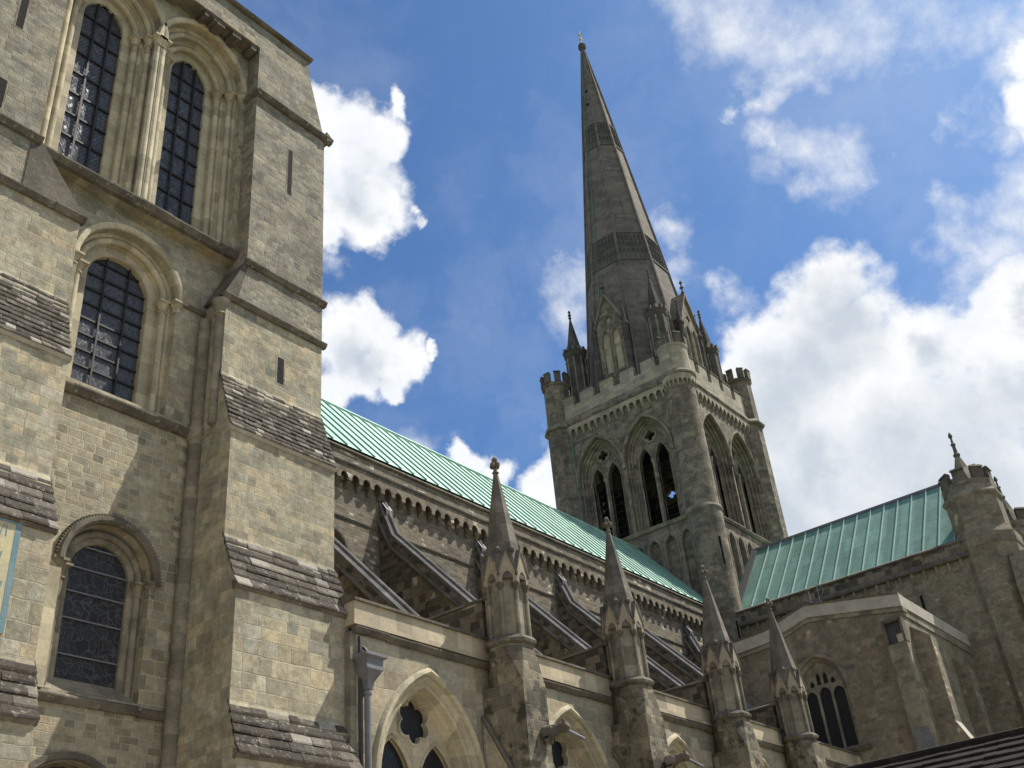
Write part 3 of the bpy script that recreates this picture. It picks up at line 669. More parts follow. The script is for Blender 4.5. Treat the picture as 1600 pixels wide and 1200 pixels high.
def build_bell_tower():
    root = thing('bell_tower', 'massive square stone tower with stepped buttresses and tall round-headed windows, filling the left', 'tower', (12.8, 26.0, 0))
    fn = south(YW)
    # main wall of the bay between the buttresses, with the holes of four windows
    fu = south(21.40)
    upA = arch(10.62, 1.58, 23.1, 29.95, 1.75); upB = arch(13.80, 1.58, 23.1, 29.95, 1.75)
    mid = arch(12.40, 1.55, 16.75, 20.55, 1.55); low = arch(12.85, 1.16, 9.05, 12.0, 1.16); door = arch(12.55, 1.25, 3.0, 6.35, 1.25)
    MB().plate([(8.3, 8.9), (16.2, 8.9), (16.2, 16.4), (8.3, 16.4)], [low(0)], fn, 0, 0.9).build('rubble_wall', 'rubble_stone', root, smooth=False)
    MB().plate([(8.3, 0), (16.2, 0), (16.2, 8.896), (8.3, 8.896)], [door(0)], fn, 0, 0.9).build('lower_wall', 'rubble_stone', root, smooth=False)
    MB().plate([(8.3, 16.404), (16.2, 16.404), (16.2, 22.796), (8.3, 22.796)], [mid(0)], fn, 0, 0.9).build('middle_wall', 'tower_stone', root, smooth=False)
    MB().plate([(8.3, 22.8), (16.2, 22.8), (16.2, 32.5), (8.3, 32.5)], [upA(0), upB(0)], fu, 0, 1.3).build('upper_wall', 'tower_stone', root, smooth=False)
    bars = [23.95 + 0.85 * k for k in range(9)]
    for c in (10.62, 13.80):
        window_set(root, fu, c, 1.58, 23.1, 29.95, 1.75, [(0.32, 0.27), (0.32, 0.27), (0.27, 0.24)], 0.10, 0.90, 'glass', bars, stanchions=(-0.25, 0.25), hood=0.09, bar_r=0.035)
    window_set(root, fn, 12.40, 1.55, 16.75, 20.55, 1.55, [(0.30, 0.26), (0.30, 0.26)], 0.10, 0.72, 'glass_fine', [17.2 + 0.50 * k for k in range(10)], stanchions=(-0.36, 0.36), hood=0.09, bar_r=0.028)
    window_set(root, fn, 12.85, 1.16, 9.05, 12.0, 1.16, [(0.22, 0.22), (0.16, 0.12)], 0.09, 0.45, 'stained', [10.0, 10.85, 11.5, 12.1, 12.65], shafts=True, hood=0.16,
               mould_mat='dirty_dressed', cap_mat='dirty_dressed', hood_mat='soot', ferr='pale_bar', bar_r=0.016, label='lowest window with stained glass under a dark zigzag hood')
    # chevron teeth on the low window's hood
    hb = MB(); hp = arch(12.85, 1.16, 11.95, 12.0, 1.16, 26)
    P0 = hp(-0.19); P1 = hp(-0.27)
    for k in range(1, len(P0) - 2):
        a, b = P0[k], P0[k + 1]; q = ((P1[k][0] + P1[k + 1][0]) / 2, (P1[k][1] + P1[k + 1][1]) / 2)
        hb.prism([a, b, q], lambda u, z, d: fn(u, z, d), -0.10, 0.03)
    hb.build('chevron_moulding', 'soot', root, smooth=False)
    # door arch at the foot
    pr, o, d = orders(0, 0, [(0.25, 0.25), (0.2, 0.2)], 0.09)
    dw = MB().sweep(door, [(-0.2, 0.02), (-0.18, -0.08), (-0.05, -0.08), (0, 0.02)] + pr[1:] + [(o, 0.85)], fn).build('door_arch', 'soot', root)
    MB().fill(door(o - 0.03), [], fn, 0.6).build('door', 'red_door', dw, smooth=False)
    # string courses across the bay
    string_course(fu, 8.8, 15.55, 22.90, 0.20, 0.30).build('sill_string', 'string', root, smooth=False)
    string_course(fn, 10.25, 14.9, 16.45, 0.22, 0.28).build('sill_string', 'string', root, smooth=False)
    string_course(fn, 10.25, 14.9, 8.85, 0.16, 0.22).build('sill_string', 'string', root, smooth=False)
    ab = string_course(fn, 14.03, 14.9, 20.55, 0.10, 0.16)
    ab.build('abacus_string', 'soot', root, smooth=False)
    # solid core and the parapet zone that closes over the recessed bay
    MB().box(7.2, 17.72, 22.72, 32.4, 0, 32.98).build('core', 'upper_stone', root, smooth=False)
    MB().box(7.3, 15.557, 20.803, 22.7, 31.95, 33.05).build('parapet_band', 'upper_stone', root, smooth=False)
    # ragged dark mould hanging under the parapet band
    rg = MB(); x = 8.95; pts = []
    while x < 15.45:
        w = random.uniform(0.15, 0.45); zz = 31.95 - random.choice((0.03, 0.05, 0.10, 0.18, 0.24)); pts += [(x, zz), (min(x + w, 15.48), zz)]; x += w
    rg.plate([(8.95, 31.945)] + pts + [(15.48, 31.945)], [], south(20.84), 0.02, 0.5)
    rg.build('ragged_drip_course', 'soot', root, smooth=False)
    cp = MB(); cp.loft([[(7.0, y, z) for y, z in ((20.68, 33.06), (20.62, 33.14), (20.72, 33.26), (22.5, 33.4), (22.5, 33.06))], [(17.86, y, z) for y, z in ((20.68, 33.06), (20.62, 33.14), (20.72, 33.26), (22.5, 33.4), (22.5, 33.06))]])
    cp.build('coping', 'string', root, smooth=False)
    # buttresses
    prof = [(22.72, 0), (19.26, 0), (19.26, 7.55), (19.62, 8.75), (19.62, 11.55), (20.2, 13.05), (20.2, 16.15), (20.8, 18.15), (20.8, 20.7), (22.72, 20.7)]
    yz = lambda a, b, d: (d, a, b)
    right = MB().prism(prof, yz, 14.92, 18.58).build('buttress', 'tower_stone', root, smooth=False)
    left = MB().prism(prof, yz, 6.6, 10.25).build('buttress', 'tower_stone', root, smooth=False)
    for xw, xe, part in ((14.92, 18.58, right), (6.6, 10.25, left)):
        for (yt, zt, yb, zb) in ((20.8, 18.15, 20.2, 16.15), (20.2, 13.05, 19.62, 11.55), (19.62, 8.75, 19.26, 7.55)):
            rows = 12 if zt > 18 else 6 if zt > 13 else 5
            mb = MB(); slabs(xw, xe, yt, zt, yb - .05, zb, rows, mb, 0.04, 0.035 if zt > 18 else 0.05, (0.18, 0.42) if zt > 18 else (0.26, 0.7)); mb.build('weathering', 'tile', part, smooth=False)
            dr = MB(); dr.loft([[(xw - .04, y, z) for y, z in ((yb + .1, zb - .12), (yb - .03, zb - .11), (yb - .08, zb - .03), (yb - .06, zb + .02), (yb + .1, zb + .10))], [(xe + .04, y, z) for y, z in ((yb + .1, zb - .12), (yb - .03, zb - .11), (yb - .08, zb - .03), (yb - .06, zb + .02), (yb + .1, zb + .10))]])
            dr.build('drip_mould', 'pale_grey' if zt > 18 else 'string', part, smooth=False)
    # upper piers, set in on the window side by a little weathered hip
    up = MB().loft([[(x, 20.8, z) for x, z in ((14.92, 20.704), (18.58, 20.704), (18.58, 29.66), (17.86, 32.2), (17.76, 33.05), (15.56, 33.05), (15.56, 22.35))],
                    [(x, 22.71, z) for x, z in ((14.92, 20.704), (18.58, 20.704), (18.58, 29.66), (17.86, 32.2), (17.76, 33.05), (15.56, 33.05), (15.56, 22.35))]])
    up = up.build('upper_pier', 'upper_stone', root, smooth=False)
    lp = MB().loft([[(x, 20.8, z) for x, z in ((6.6, 20.704), (10.25, 20.704), (8.78, 22.45), (8.78, 31.946), (6.6, 31.946))], [(x, 22.71, z) for x, z in ((6.6, 20.704), (10.25, 20.704), (8.78, 22.45), (8.78, 31.946), (6.6, 31.946))]])
    lp = lp.build('upper_pier', 'upper_stone', root, smooth=False)
    hp2 = MB(); hp2.loft([[(x, 20.772, z) for x, z in ((8.62, 20.82), (10.40, 20.82), (8.84, 22.60), (8.62, 22.60))], [(x, 22.70, z) for x, z in ((8.85, 20.82), (10.40, 20.82), (8.84, 22.60), (8.80, 22.60))]])
    hp2.build('stained_hip', 'soot', lp, smooth=False)
    hp3 = MB(); hp3.loft([[(x, 20.785, z) for x, z in ((15.3, 20.85), (14.84, 20.85), (15.52, 22.36), (15.62, 22.30))], [(x, 22.70, z) for x, z in ((15.3, 20.85), (14.84, 20.85), (15.52, 22.36), (15.62, 22.30))]])
    hp3.build('stained_hip', 'soot', up, smooth=False)
    f2 = south(20.8)
    string_course(f2, 15.5, 18.68, 22.33, 0.16, 0.24).build('string', 'string', up, smooth=False)
    string_course(f2, 14.80, 18.70, 20.72, 0.16, 0.22).build('string', 'string', up, smooth=False)
    string_course(f2, 15.5, 18.86, 29.66, 0.20, 0.24).build('string', 'string', up, smooth=False)
    e = MB().loft([[(x, 20.62, z) for x, z in ((18.55, 29.5), (18.8, 29.6), (18.86, 29.7), (18.55, 29.9))], [(x, 26.0, z) for x, z in ((18.55, 29.5), (18.8, 29.6), (18.86, 29.7), (18.55, 29.9))]])
    e.build('string', 'string', up, smooth=False)
    for z in (22.33, 20.72): MB().box(18.582, 18.86, 22.9, 24.5, z - .1, z + .1).build('string', 'string', up, smooth=False)
    w_ = MB().loft([[(x, 20.62, z) for x, z in ((15.6, 29.5), (15.46, 29.6), (15.42, 29.7), (15.6, 29.86))], [(x, 21.8, z) for x, z in ((15.6, 29.5), (15.46, 29.6), (15.42, 29.7), (15.6, 29.86))]])
    w_.build('string', 'string', up, smooth=False)
    string_course(f2, 6.6, 10.35, 20.72, 0.18, 0.24).build('string', 'string', lp, smooth=False)
    string_course(f2, 6.6, 8.86, 22.52, 0.18, 0.24).build('string', 'string', lp, smooth=False)
    # slit windows: flat near-black panels on the piers, opening shade painted in
    def slit(u0, u1, z0, z1, par):
        s_ = MB(); a = 0.05
        outer = [(u0 - a, z0 - a), (u1 + a, z0 - a), (u1 + a, z1 + a), (u0 - a, z1 + a)]; hole = [(u0, z0), (u1, z0), (u1, z1), (u0, z1)]
        s_.plate(outer, [hole], f2, -0.006, 0.02)
        o = s_.build('slit_window', 'dirty_dressed', par, smooth=False)
        MB().fill(hole, [], f2, -0.002).build('opening', 'opening_shade', o, smooth=False)
    slit(16.98, 17.16, 26.05, 28.07, up); slit(16.86, 17.10, 18.62, 19.52, right)
    slit(7.58, 7.78, 25.95, 27.4, lp); slit(7.45, 7.72, 22.9, 23.9, lp)
    # nook shafts beside the right buttress
    ns = MB().lathe((14.86, 21.62), [(0.20, 0), (0.20, 16.2), (0.26, 16.25), (0.26, 16.6), (0.19, 16.65), (0.19, 20.2)], 12)
    ns.build('nook_shaft', 'dirty_dressed', root)
    n2 = MB().lathe((14.88, 20.98), [(0.13, 16.5), (0.13, 20.1), (0.20, 20.12), (0.16, 20.2), (0.28, 20.6)], 12)
    n2.build('angle_shaft', 'dirty_dressed', root)
    n3 = MB().lathe((8.92, 21.6), [(0.14, 23.4), (0.14, 30.0), (0.26, 30.35)], 10); n3.build('nook_shaft', 'dressed', root)
    # pale jamb strip left of the low window
    MB().box(10.95, 11.60, 21.66, 21.86, 8.99, 11.72).build('jamb_strip', 'dressed', root, smooth=False)
    return root
build_bell_tower()

def build_sundial():
    fn = south(19.62)
    root = thing('sundial', 'painted wall sundial with faded cream face, blue border and Roman numerals, on left buttress', 'sundial', (8.4, 19.6, 10.3))
    MB().plate([(7.2, 9.15), (9.53, 9.15), (9.53, 11.52), (7.2, 11.52)], [], fn, -0.03, 0.0).build('face', 'dial_face', root, smooth=False)
    outer = [(7.2, 9.15), (9.53, 9.15), (9.53, 11.52), (7.2, 11.52)]; inn = [(7.32, 9.27), (9.41, 9.27), (9.41, 11.40), (7.32, 11.40)]
    MB().plate(outer, [inn], fn, -0.036, -0.031).build('border', 'dial_blue', root, smooth=False)
    def numeral(txt, cx, cz, h, ang):
        mb = MB(); x = 0; sw = 0.022; st = []
        for ch in txt:
            if ch == 'I': st.append(((x, 0), (x, h))); x += 0.075
            elif ch == 'V': st += [((x, h), (x + .07, 0)), ((x + .07, 0), (x + .14, h))]; x += 0.20
            elif ch == 'X': st += [((x, h), (x + .14, 0)), ((x, 0), (x + .14, h))]; x += 0.20
        w = x; c, s_ = math.cos(ang), math.sin(ang)
        for (a, b) in st:
            d = Vector((b[0] - a[0], b[1] - a[1])).normalized(); n = Vector((-d.y, d.x)) * sw / 2
            q = [(a[0] + n.x, a[1] + n.y), (a[0] - n.x, a[1] - n.y), (b[0] - n.x, b[1] - n.y), (b[0] + n.x, b[1] + n.y)]
            q = [((px - w / 2) * c - (pz - h / 2) * s_ + cx, (px - w / 2) * s_ + (pz - h / 2) * c + cz) for px, pz in q]
            mb.prism(q, fn, -0.036, -0.031)
        mb.build('numeral', 'dial_blue', root, smooth=False)
    numeral('VI', 9.17, 11.22, 0.24, 0.05); numeral('VII', 9.10, 10.66, 0.26, -0.12); numeral('VIII', 9.16, 10.02, 0.34, -0.1)
    numeral('IX', 9.05, 9.5, 0.25, -0.3); numeral('X', 8.5, 9.42, 0.25, -0.1); numeral('XI', 8.0, 9.42, 0.25, 0); numeral('XII', 7.55, 9.42, 0.25, 0)
    MB().tube([(8.3, 19.58, 11.2), (8.3, 18.95, 10.5)], 0.015).build('gnomon', 'iron', root)
build_sundial()

# ------------------------------------------------------------------ nave with clerestory and copper roof
YC = 30.0; XC, YCEN = 66.7, 35.1; BAY = 6.43
def build_nave():
    root = thing('nave', 'long nave with brown clerestory wall and pale green copper roof running to the spire', 'nave', (39.0, 35.1, 0))
    fn = south(YC)
    wins = [arch(27.25 + BAY * k, 0.95, 17.2, 19.35, 0.95) for k in range(-1, 6)]
    MB().plate([(17.73, 10), (60.9, 10), (60.9, 23.42), (17.73, 23.42)], [w(0) for w in wins], fn, 0, 0.8).build('clerestory_wall', 'clerestory_stone', root, smooth=False)
    for k in range(-1, 6):
        c = 27.25 + BAY * k
        window_set(root, fn, c, 0.95, 17.2, 19.35, 0.95, [(0.15, 0.16), (0.12, 0.12)], 0.07, 0.45, 'dark_glass', [], hood=0.12, mould_mat='soot', cap_mat='soot', hood_mat='soot', shafts=True, cap_h=0.26)
        # small blind arches either side of each clerestory light
        for s_ in (-1.75, 1.75):
            p = arch(c + s_, 0.55, 17.2, 18.35, 0.55)
            MB().sweep(p, [(-0.18, 0.02), (-0.16, -0.09), (-0.02, -0.09), (0.06, -0.04), (0.06, 0.02)], fn).build('blind_arch', 'soot', root)
    string_course(fn, 17.73, 60.9, 21.05, 0.07, 0.14).build('clerestory_string', 'soot', root, smooth=False)
    string_course(fn, 17.73, 60.9, 16.95, 0.12, 0.2).build('clerestory_string', 'soot', root, smooth=False)
    corbel_table(fn, 17.75, 60.85, 23.40, 0.95, 0.655, 0.34, rr=0.33).build('corbel_table', 'clerestory_stone', root, smooth=False)
    st = MB()
    poly = [(0.1, 23.38), (-0.36, 23.40), (-0.42, 23.48), (-0.42, 23.56), (-0.24, 23.66), (0.1, 23.66)]
    st.loft([[fn(17.73, b, a) for a, b in poly], [fn(60.9, b, a) for a, b in poly]]); st.build('parapet_string', 'string', root, smooth=False)
    pp = MB(); poly = [(0.35, 23.66), (-0.22, 23.665), (-0.22, 24.12), (0.35, 24.12)]
    pp.loft([[fn(17.73, b, a) for a, b in poly], [fn(60.9, b, a) for a, b in poly]]); pp.build('parapet', 'clerestory_stone', root, smooth=False)
    cp = MB(); poly = [(0.4, 24.122), (-0.28, 24.122), (-0.33, 24.18), (-0.30, 24.26), (0.1, 24.36), (0.4, 24.36)]
    cp.loft([[fn(17.73, b, a) for a, b in poly], [fn(60.9, b, a) for a, b in poly]]); cp.build('coping', 'string', root, smooth=False)
    # copper roof: sheets with standing batten rolls
    zr, ze = 30.5, 24.45; ye = 29.78
    r = MB(); x0, x1 = 17.73, 61.2
    r.quad((x0, ye, ze), (x1, ye, ze), (x1, YCEN, zr), (x0, YCEN, zr)); r.quad((x0, YCEN, zr), (x1, YCEN, zr), (x1, 2 * YCEN - ye, ze), (x0, 2 * YCEN - ye, ze))
    r.quad((x0, ye, ze), (x0, YCEN, zr), (x0, 2 * YCEN - ye, ze))
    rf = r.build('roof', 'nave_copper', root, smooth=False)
    d = Vector((0, YCEN - ye, zr - ze)).normalized(); n = Vector((0, -d.z, d.y))
    sm = MB(); x = x0 + 0.3
    while x < x1:
        a = Vector((x, ye - .01, ze)); b = Vector((x, YCEN, zr)); w = 0.03; hgt = 0.062
        A = [a + Vector((-w, 0, 0)), a + Vector((w, 0, 0)), b + Vector((w, 0, 0)), b + Vector((-w, 0, 0))]
        sm.hexa([p + n * 0.003 for p in A] + [p + n * hgt for p in A]); x += 0.84
    sm.build('standing_seams', 'nave_seam', rf, smooth=False)
    rd = MB().tube([(x0, YCEN, zr + .02), (x1, YCEN, zr + .02)], 0.11, 8); rd.build('ridge_roll', 'nave_copper', rf)
    # inner aisle: upper wall and lean-to roof below the clerestory
    ia = MB(); ia.loft([[(18.6, y, z) for y, z in ((20.0, 10), (20.0, 11.75), (25.0, 13.0), (29.98, 16.3), (29.98, 10))], [(52.0, y, z) for y, z in ((20.0, 10), (20.0, 11.75), (25.0, 13.0), (29.98, 16.3), (29.98, 10))]])
    ia.build('aisle_roof', 'clerestory_stone', root, smooth=False)
    # north half of the nave so that the building is solid
    MB().box(17.73, 60.9, 2 * YCEN - YC - .8, 2 * YCEN - YC, 0, 24.4).build('north_wall', 'clerestory_stone', root, smooth=False)
    return root
build_nave()

# ------------------------------------------------------------------ flying buttresses
def flyer(first_x):
    root = thing('flying_buttress', 'x', 'flying buttress', (first_x, 26, 12))
    X = first_x; h = 0.26
    yz = lambda a, b, d: (X + d, a, b)
    # solid web with a quadrant opening, from the fin up to the clerestory
    web = [(22.2, 12.6), (22.2, 13.15), (25.2, 16.25), (29.25, 20.42), (29.98, 22.0), (29.98, 12.6)]
    hole = [(24.6, 12.9)] + [(24.6 + 4.6 * math.sin(R(a)) * 0.9, 12.9 + 3.6 * (1 - math.cos(R(a))) * 0.95) for a in (15, 30, 45, 60, 75, 88)] + [(28.74, 12.9)]
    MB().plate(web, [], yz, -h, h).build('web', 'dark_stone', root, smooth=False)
    # moulding that runs under the coping
    md = MB()
    pts = [(22.25, 12.75), (25.3, 15.92), (29.32, 20.0), (29.97, 21.4)]
    for sgn in (-1, 1):
        md.loft([[(X + sgn * h, y, z - .10), (X + sgn * (h + .12), y, z), (X + sgn * (h + .10), y, z + .12), (X + sgn * h, y, z + .16)] for y, z in pts])
    md.build('weather_mould', 'pinnacle', root, smooth=False)
    # lead-covered coping, round on top
    cp = MB(); line = [(22.15, 13.28), (25.2, 16.42), (29.22, 20.62), (29.96, 22.42)]
    loops = []
    for k, (y, z) in enumerate(line):
        a = line[max(k - 1, 0)]; b = line[min(k + 1, 3)]
        d = Vector((0, b[0] - a[0], b[1] - a[1])).normalized(); n = Vector((0, -d.z, d.y)); c = Vector((X, y, z))
        sec = [(-0.28, -0.14), (-0.29, -0.01), (-0.11, 0.06), (-0.085, 0.13), (-0.04, 0.165), (0.04, 0.165), (0.085, 0.13), (0.11, 0.06), (0.29, -0.01), (0.28, -0.14)]
        loops.append([c + Vector((u, 0, 0)) + n * v for u, v in sec])
    cp.loft(loops).build('lead_coping', 'flyer_lead', root)
    MB().hexa([(X - .2, 29.6, 21.7), (X + .2, 29.6, 21.7), (X + .2, 29.99, 22.2), (X - .2, 29.99, 22.2), (X - .2, 29.6, 22.0), (X + .2, 29.6, 22.0), (X + .2, 29.99, 22.62), (X - .2, 29.99, 22.62)]).build('lead_cap', 'lead_dark', root, smooth=False)
    return root
FX = 24.05
f0 = flyer(FX); fl = [f0]
for k in range(1, 6):
    c = copy_tree(f0); c.location.x = FX + BAY * k; fl.append(c)
for o, lb in zip(fl, ('lead-capped flying buttress emerging beside the big stepped tower buttress, lowest at left',
                      'lead-capped flying buttress fully seen between the bell tower and the nearest pinnacle',
                      'lead-capped flying buttress rising between the nearest and second pinnacles, its head against the clerestory',
                      'lead-capped flying buttress largely behind the second pinnacle, its foot showing to the right',
                      'lead-capped flying buttress with its dark tip just left of the third pinnacle',
                      'farthest flying buttress, hidden beyond the third pinnacle by the transept')):
    tag(o, lb, 'flying buttress', 'flying buttresses along the nave')

# ------------------------------------------------------------------ outer aisle with pointed windows
YA = 19.4
def build_aisle():
    root = thing('aisle', 'warm stone outer aisle wall with pointed traceried windows below the flying buttresses', 'aisle', (35, 19.6, 0))
    fn = south(YA)
    cs = [21.3 + BAY * k for k in range(5)]
    W = [arch(c, 2.0, 3.6, 7.45, 2.95, 12) for c in cs]
    MB().plate([(18.62, 0), (51.3, 0), (51.3, 11.06), (18.62, 11.06)], [w(0) for w in W], fn, 0, 0.9).build('wall', 'aisle_stone', root, smooth=False)
    st = string_course(fn, 18.5, 51.3, 11.12, 0.17, 0.22); st.build('string', 'soot', root, smooth=False)
    MB().box(18.45, 51.3, 19.28, 19.85, 11.24, 11.86).build('parapet', 'new_stone', root, smooth=False)
    cp = MB(); poly = [(19.2, 11.862), (19.2, 11.93), (19.6, 12.14), (19.95, 11.98), (19.95, 11.862)]
    cp.loft([[(18.4, y, z) for y, z in poly], [(51.3, y, z) for y, z in poly]]); cp.build('coping', 'string', root, smooth=False)
    # a few newer blocks of paler stone let into the parapet
    nb = MB()
    for k, c in enumerate(cs): nb.box(c - 2.4, c + 0.6, 19.276, 19.3, 11.28, 11.66)
    for c, w in zip(cs, W):
        pr = [(0, .02), (0, -0.004), (0.03, -.004), (0.10, 0.05), (0.13, 0.12), (0.20, 0.10), (0.26, 0.14), (0.27, 0.22), (0.30, 0.34), (0.34, 0.36), (0.36, 0.44), (0.38, 0.52), (0.40, 0.62), (0.40, 0.9)]
        m = MB().sweep(w, pr, fn); win = m.build('window', 'dressed', root)
        hp = arch(c, 2.0, 7.2, 7.45, 2.95, 12)
        MB().sweep(hp, [(0.0, 0.02), (-0.02, -0.09), (-0.08, -0.14), (-0.15, -0.12), (-0.20, -0.03), (-0.21, 0.03)], fn).build('hood_mould', 'dressed', win)
        outer = w(0.37)
        holes = [arch(c - 0.84, 0.68, 3.8, 7.55, 1.22, 8)(0), arch(c + 0.84, 0.68, 3.8, 7.55, 1.22, 8)(0), foil(c, 9.30, 0.60, 6, 6)]
        MB().plate(outer, holes, fn, 0.60, 0.80).build('tracery', 'new_stone', win, smooth=False)
        eb = MB()
        for h in (arch(c - 0.84, 0.68, 3.8, 7.55, 1.22, 8), arch(c + 0.84, 0.68, 3.8, 7.55, 1.22, 8)):
            eb.sweep(h, [(-0.10, 0.61), (-0.09, 0.565), (-0.05, 0.565), (0.0, 0.62), (0.0, 0.7)], fn)
        a, b = foil(c, 9.30, 0.60, 6, 6), foil(c, 9.30, 0.68, 6, 6)
        eb.plate(b, [a], fn, 0.572, 0.602)
        eb.build('tracery_mould', 'dressed', win)
        MB().fill(outer, [], fn, 0.76).build('glass', 'dark_glass', win, smooth=False)
    # short spur of the wall end that overlaps the tower buttress
    MB().box(18.42, 18.62, 19.404, 19.62, 0, 11.05).build('wall_end', 'dirty_dressed', root, smooth=False)
    return root
build_aisle()

def build_downpipe():
    root = thing('downpipe', 'grey lead downpipe with square flared hopper head beside the bell tower buttress', 'downpipe', (18.85, 19.2, 0))
    h = MB(); cx, cy = 18.85, 19.10
    def ring(w, dpt, z): return [(cx - w, 19.37, z), (cx + w, 19.37, z), (cx + w, 19.37 - dpt, z), (cx - w, 19.37 - dpt, z)]
    h.loft([ring(.10, .24, 9.55), ring(.12, .26, 9.75), ring(.27, .40, 10.0), ring(.29, .42, 10.02), ring(.29, .42, 10.28), ring(.38, .50, 10.34), ring(.38, .50, 10.42)])
    h.build('hopper', 'lead', root, smooth=False)
    p = MB().lathe((cx, 19.24), [(.088, 0), (.088, 9.6)], 12); pp = p.build('pipe', 'lead', root)
    c = MB()
    for z in (9.42, 7.4, 5.4, 3.4, 1.4): c.lathe((cx, 19.24), [(.10, z), (.115, z + .02), (.115, z + .10), (.10, z + .12)], 12)
    c.build('collar', 'lead', pp)
    MB().box(18.67, 18.74, 19.30, 19.398, 0, 10.95).build('cable', 'lead_dark', root, smooth=False)
    MB().tube([(18.82, 19.45, 10.75), (18.78, 19.25, 10.6), (18.8, 19.15, 10.42)], 0.05).build('spout', 'lead_dark', root)
build_downpipe()

# ------------------------------------------------------------------ pinnacled buttresses of the aisle
def pinnacle_buttress(X0):
    """X0 = centre"""
    root = thing('pinnacle_buttress', 'x', 'buttress', (X0, 18.65, 0))
    cx, cy = X0, 18.65; w = 0.52
    yf, yb = 17.92, 19.38
    b = MB()
    b.box(cx - w, cx + w, yf, yb, 0, 10.35)
    # broach from square to octagon
    ro = 0.66
    octo = lambda r, z: [(cx + r * math.cos(R(22.5 + 45 * k)), cy + r * math.sin(R(22.5 + 45 * k)), z) for k in range(8)]
    def sq(z): # eight points on the square matching the octagon order
        return [(cx + w, cy + .3, z), (cx + w * .45, yb, z), (cx - w * .45, yb, z), (cx - w, cy + .3, z), (cx - w, yf + .02, z), (cx - w + .02, yf, z), (cx + w - .02, yf, z), (cx + w, yf + .02, z)]
    b.loft([sq(10.352), octo(ro + .03, 11.45)])
    b.build('base', 'buttress_stone', root, smooth=False)
    # lower set-off on the west flank
    MB().loft([[(cx - w - .13, y, z) for y, z in ((17.9, 0), (17.9, 6.8), (18.15, 7.35), (19.39, 9.55), (19.39, 0))], [(cx - w - .002, y, z) for y, z in ((17.9, 0), (17.9, 6.8), (18.15, 7.35), (19.39, 9.55), (19.39, 0))]]).build('set_off', 'aisle_stone', root, smooth=False)
    MB().tube([(cx - w - .10, 17.95, 7.0), (cx - w - .10, 18.15, 7.4), (cx - w - .10, 19.38, 9.6)], 0.07, 6).build('raking_mould', 'soot', root, smooth=False)
    # string at the foot of the shaft
    MB().lathe((cx, cy), [(ro - .02, 11.45), (ro + .12, 11.52), (ro + .14, 11.60), (ro + .04, 11.72), (ro - .05, 11.74)], 8, R(22.5)).build('string', 'string', root, smooth=False)
    s_ = MB().lathe((cx, cy), [(ro - .09, 11.7), (ro - .09, 13.5)], 8, R(22.5)); s_.build('shaft', 'dirty_dressed', root, smooth=False)
    # corner shafts with capitals
    for k in range(8):
        a = R(22.5 + 45 * k); x, y = cx + (ro - .05) * math.cos(a), cy + (ro - .05) * math.sin(a)
        q = MB().lathe((x, y), [(.06, 11.72), (.06, 13.1), (.055, 13.12)], 8).build('corner_shaft', 'dirty_dressed', root)
        MB().lathe((x, y), [(.06, 13.08), (.07, 13.14), (.125, 13.26), (.125, 13.32), (.06, 13.34)], 8).build('shaft_capital', 'soot', q)
        MB().lathe((cx + .56 * math.cos(a), cy + .56 * math.sin(a)), [(.03, 14.28), (.085, 14.34), (.095, 14.42), (.05, 14.5), (.01, 14.53)], 8).build('knop', 'soot', root)
    # eight gablets with little trefoiled niches
    rf = (ro + .03) * math.cos(R(22.5)); half = (ro + .03) * math.sin(R(22.5))
    for k in range(8):
        a = R(45 * k); c, s2 = math.cos(a), math.sin(a)
        def gf(u, z, d, c=c, s2=s2): rr_ = rf - d; return (cx + rr_ * c - u * s2, cy + rr_ * s2 + u * c, z)
        outer = [(-half - .02, 13.28), (-half - .02, 13.55), (0, 14.32), (half + .02, 13.55), (half + .02, 13.28)]
        hole = arch(0, half * .62, 13.281, 13.42, half * .95, 5)(0)
        outer = [(-half - .02, 13.28)] + [(-half * .62, 13.28)] + hole[1:-1] + [(half * .62, 13.28)] + [(half + .02, 13.28), (half + .02, 13.55), (0, 14.32), (-half - .02, 13.55)]
        g = MB().plate(outer, [], gf, -0.03, 0.16).build('gablet', 'gablet_stone', root, smooth=False)
        e = MB()
        for sg in (-1, 1):
            e.hexa([gf(sg * (half + .05), 13.52, -.06), gf(sg * (half + .05), 13.60, -.06), gf(0, 14.42, -.06), gf(0, 14.32, -.06), gf(sg * (half + .05), 13.52, .14), gf(sg * (half + .05), 13.60, .14), gf(0, 14.42, .14), gf(0, 14.32, .14)])
        e.build('gable_mould', 'pinnacle', g, smooth=False)
    MB().lathe((cx, cy), [(ro + .05, 13.45), (ro + .05, 13.55), (.075, 17.25)], 8, R(22.5)).build('spirelet', 'pinnacle', root, smooth=False)
    f = MB().lathe((cx, cy), [(.07, 17.2), (.12, 17.27), (.07, 17.33), (.055, 17.45), (.09, 17.52), (.05, 17.62), (.09, 17.70), (.10, 17.76), (.05, 17.84), (.01, 17.87)], 8)
    for k in range(4):
        a = R(90 * k); f.lathe((cx + .12 * math.cos(a), cy + .12 * math.sin(a)), [(.02, 17.45), (.075, 17.5), (.075, 17.58), (.02, 17.64)], 6)
    f.build('finial', 'soot', root)
    # horizontal fin wall that ties the buttress back to the flyer
    MB().box(cx - .27, cx + .22, 19.39, 22.35, 11.3, 13.12).build('fin_wall', 'dark_stone', root, smooth=False)
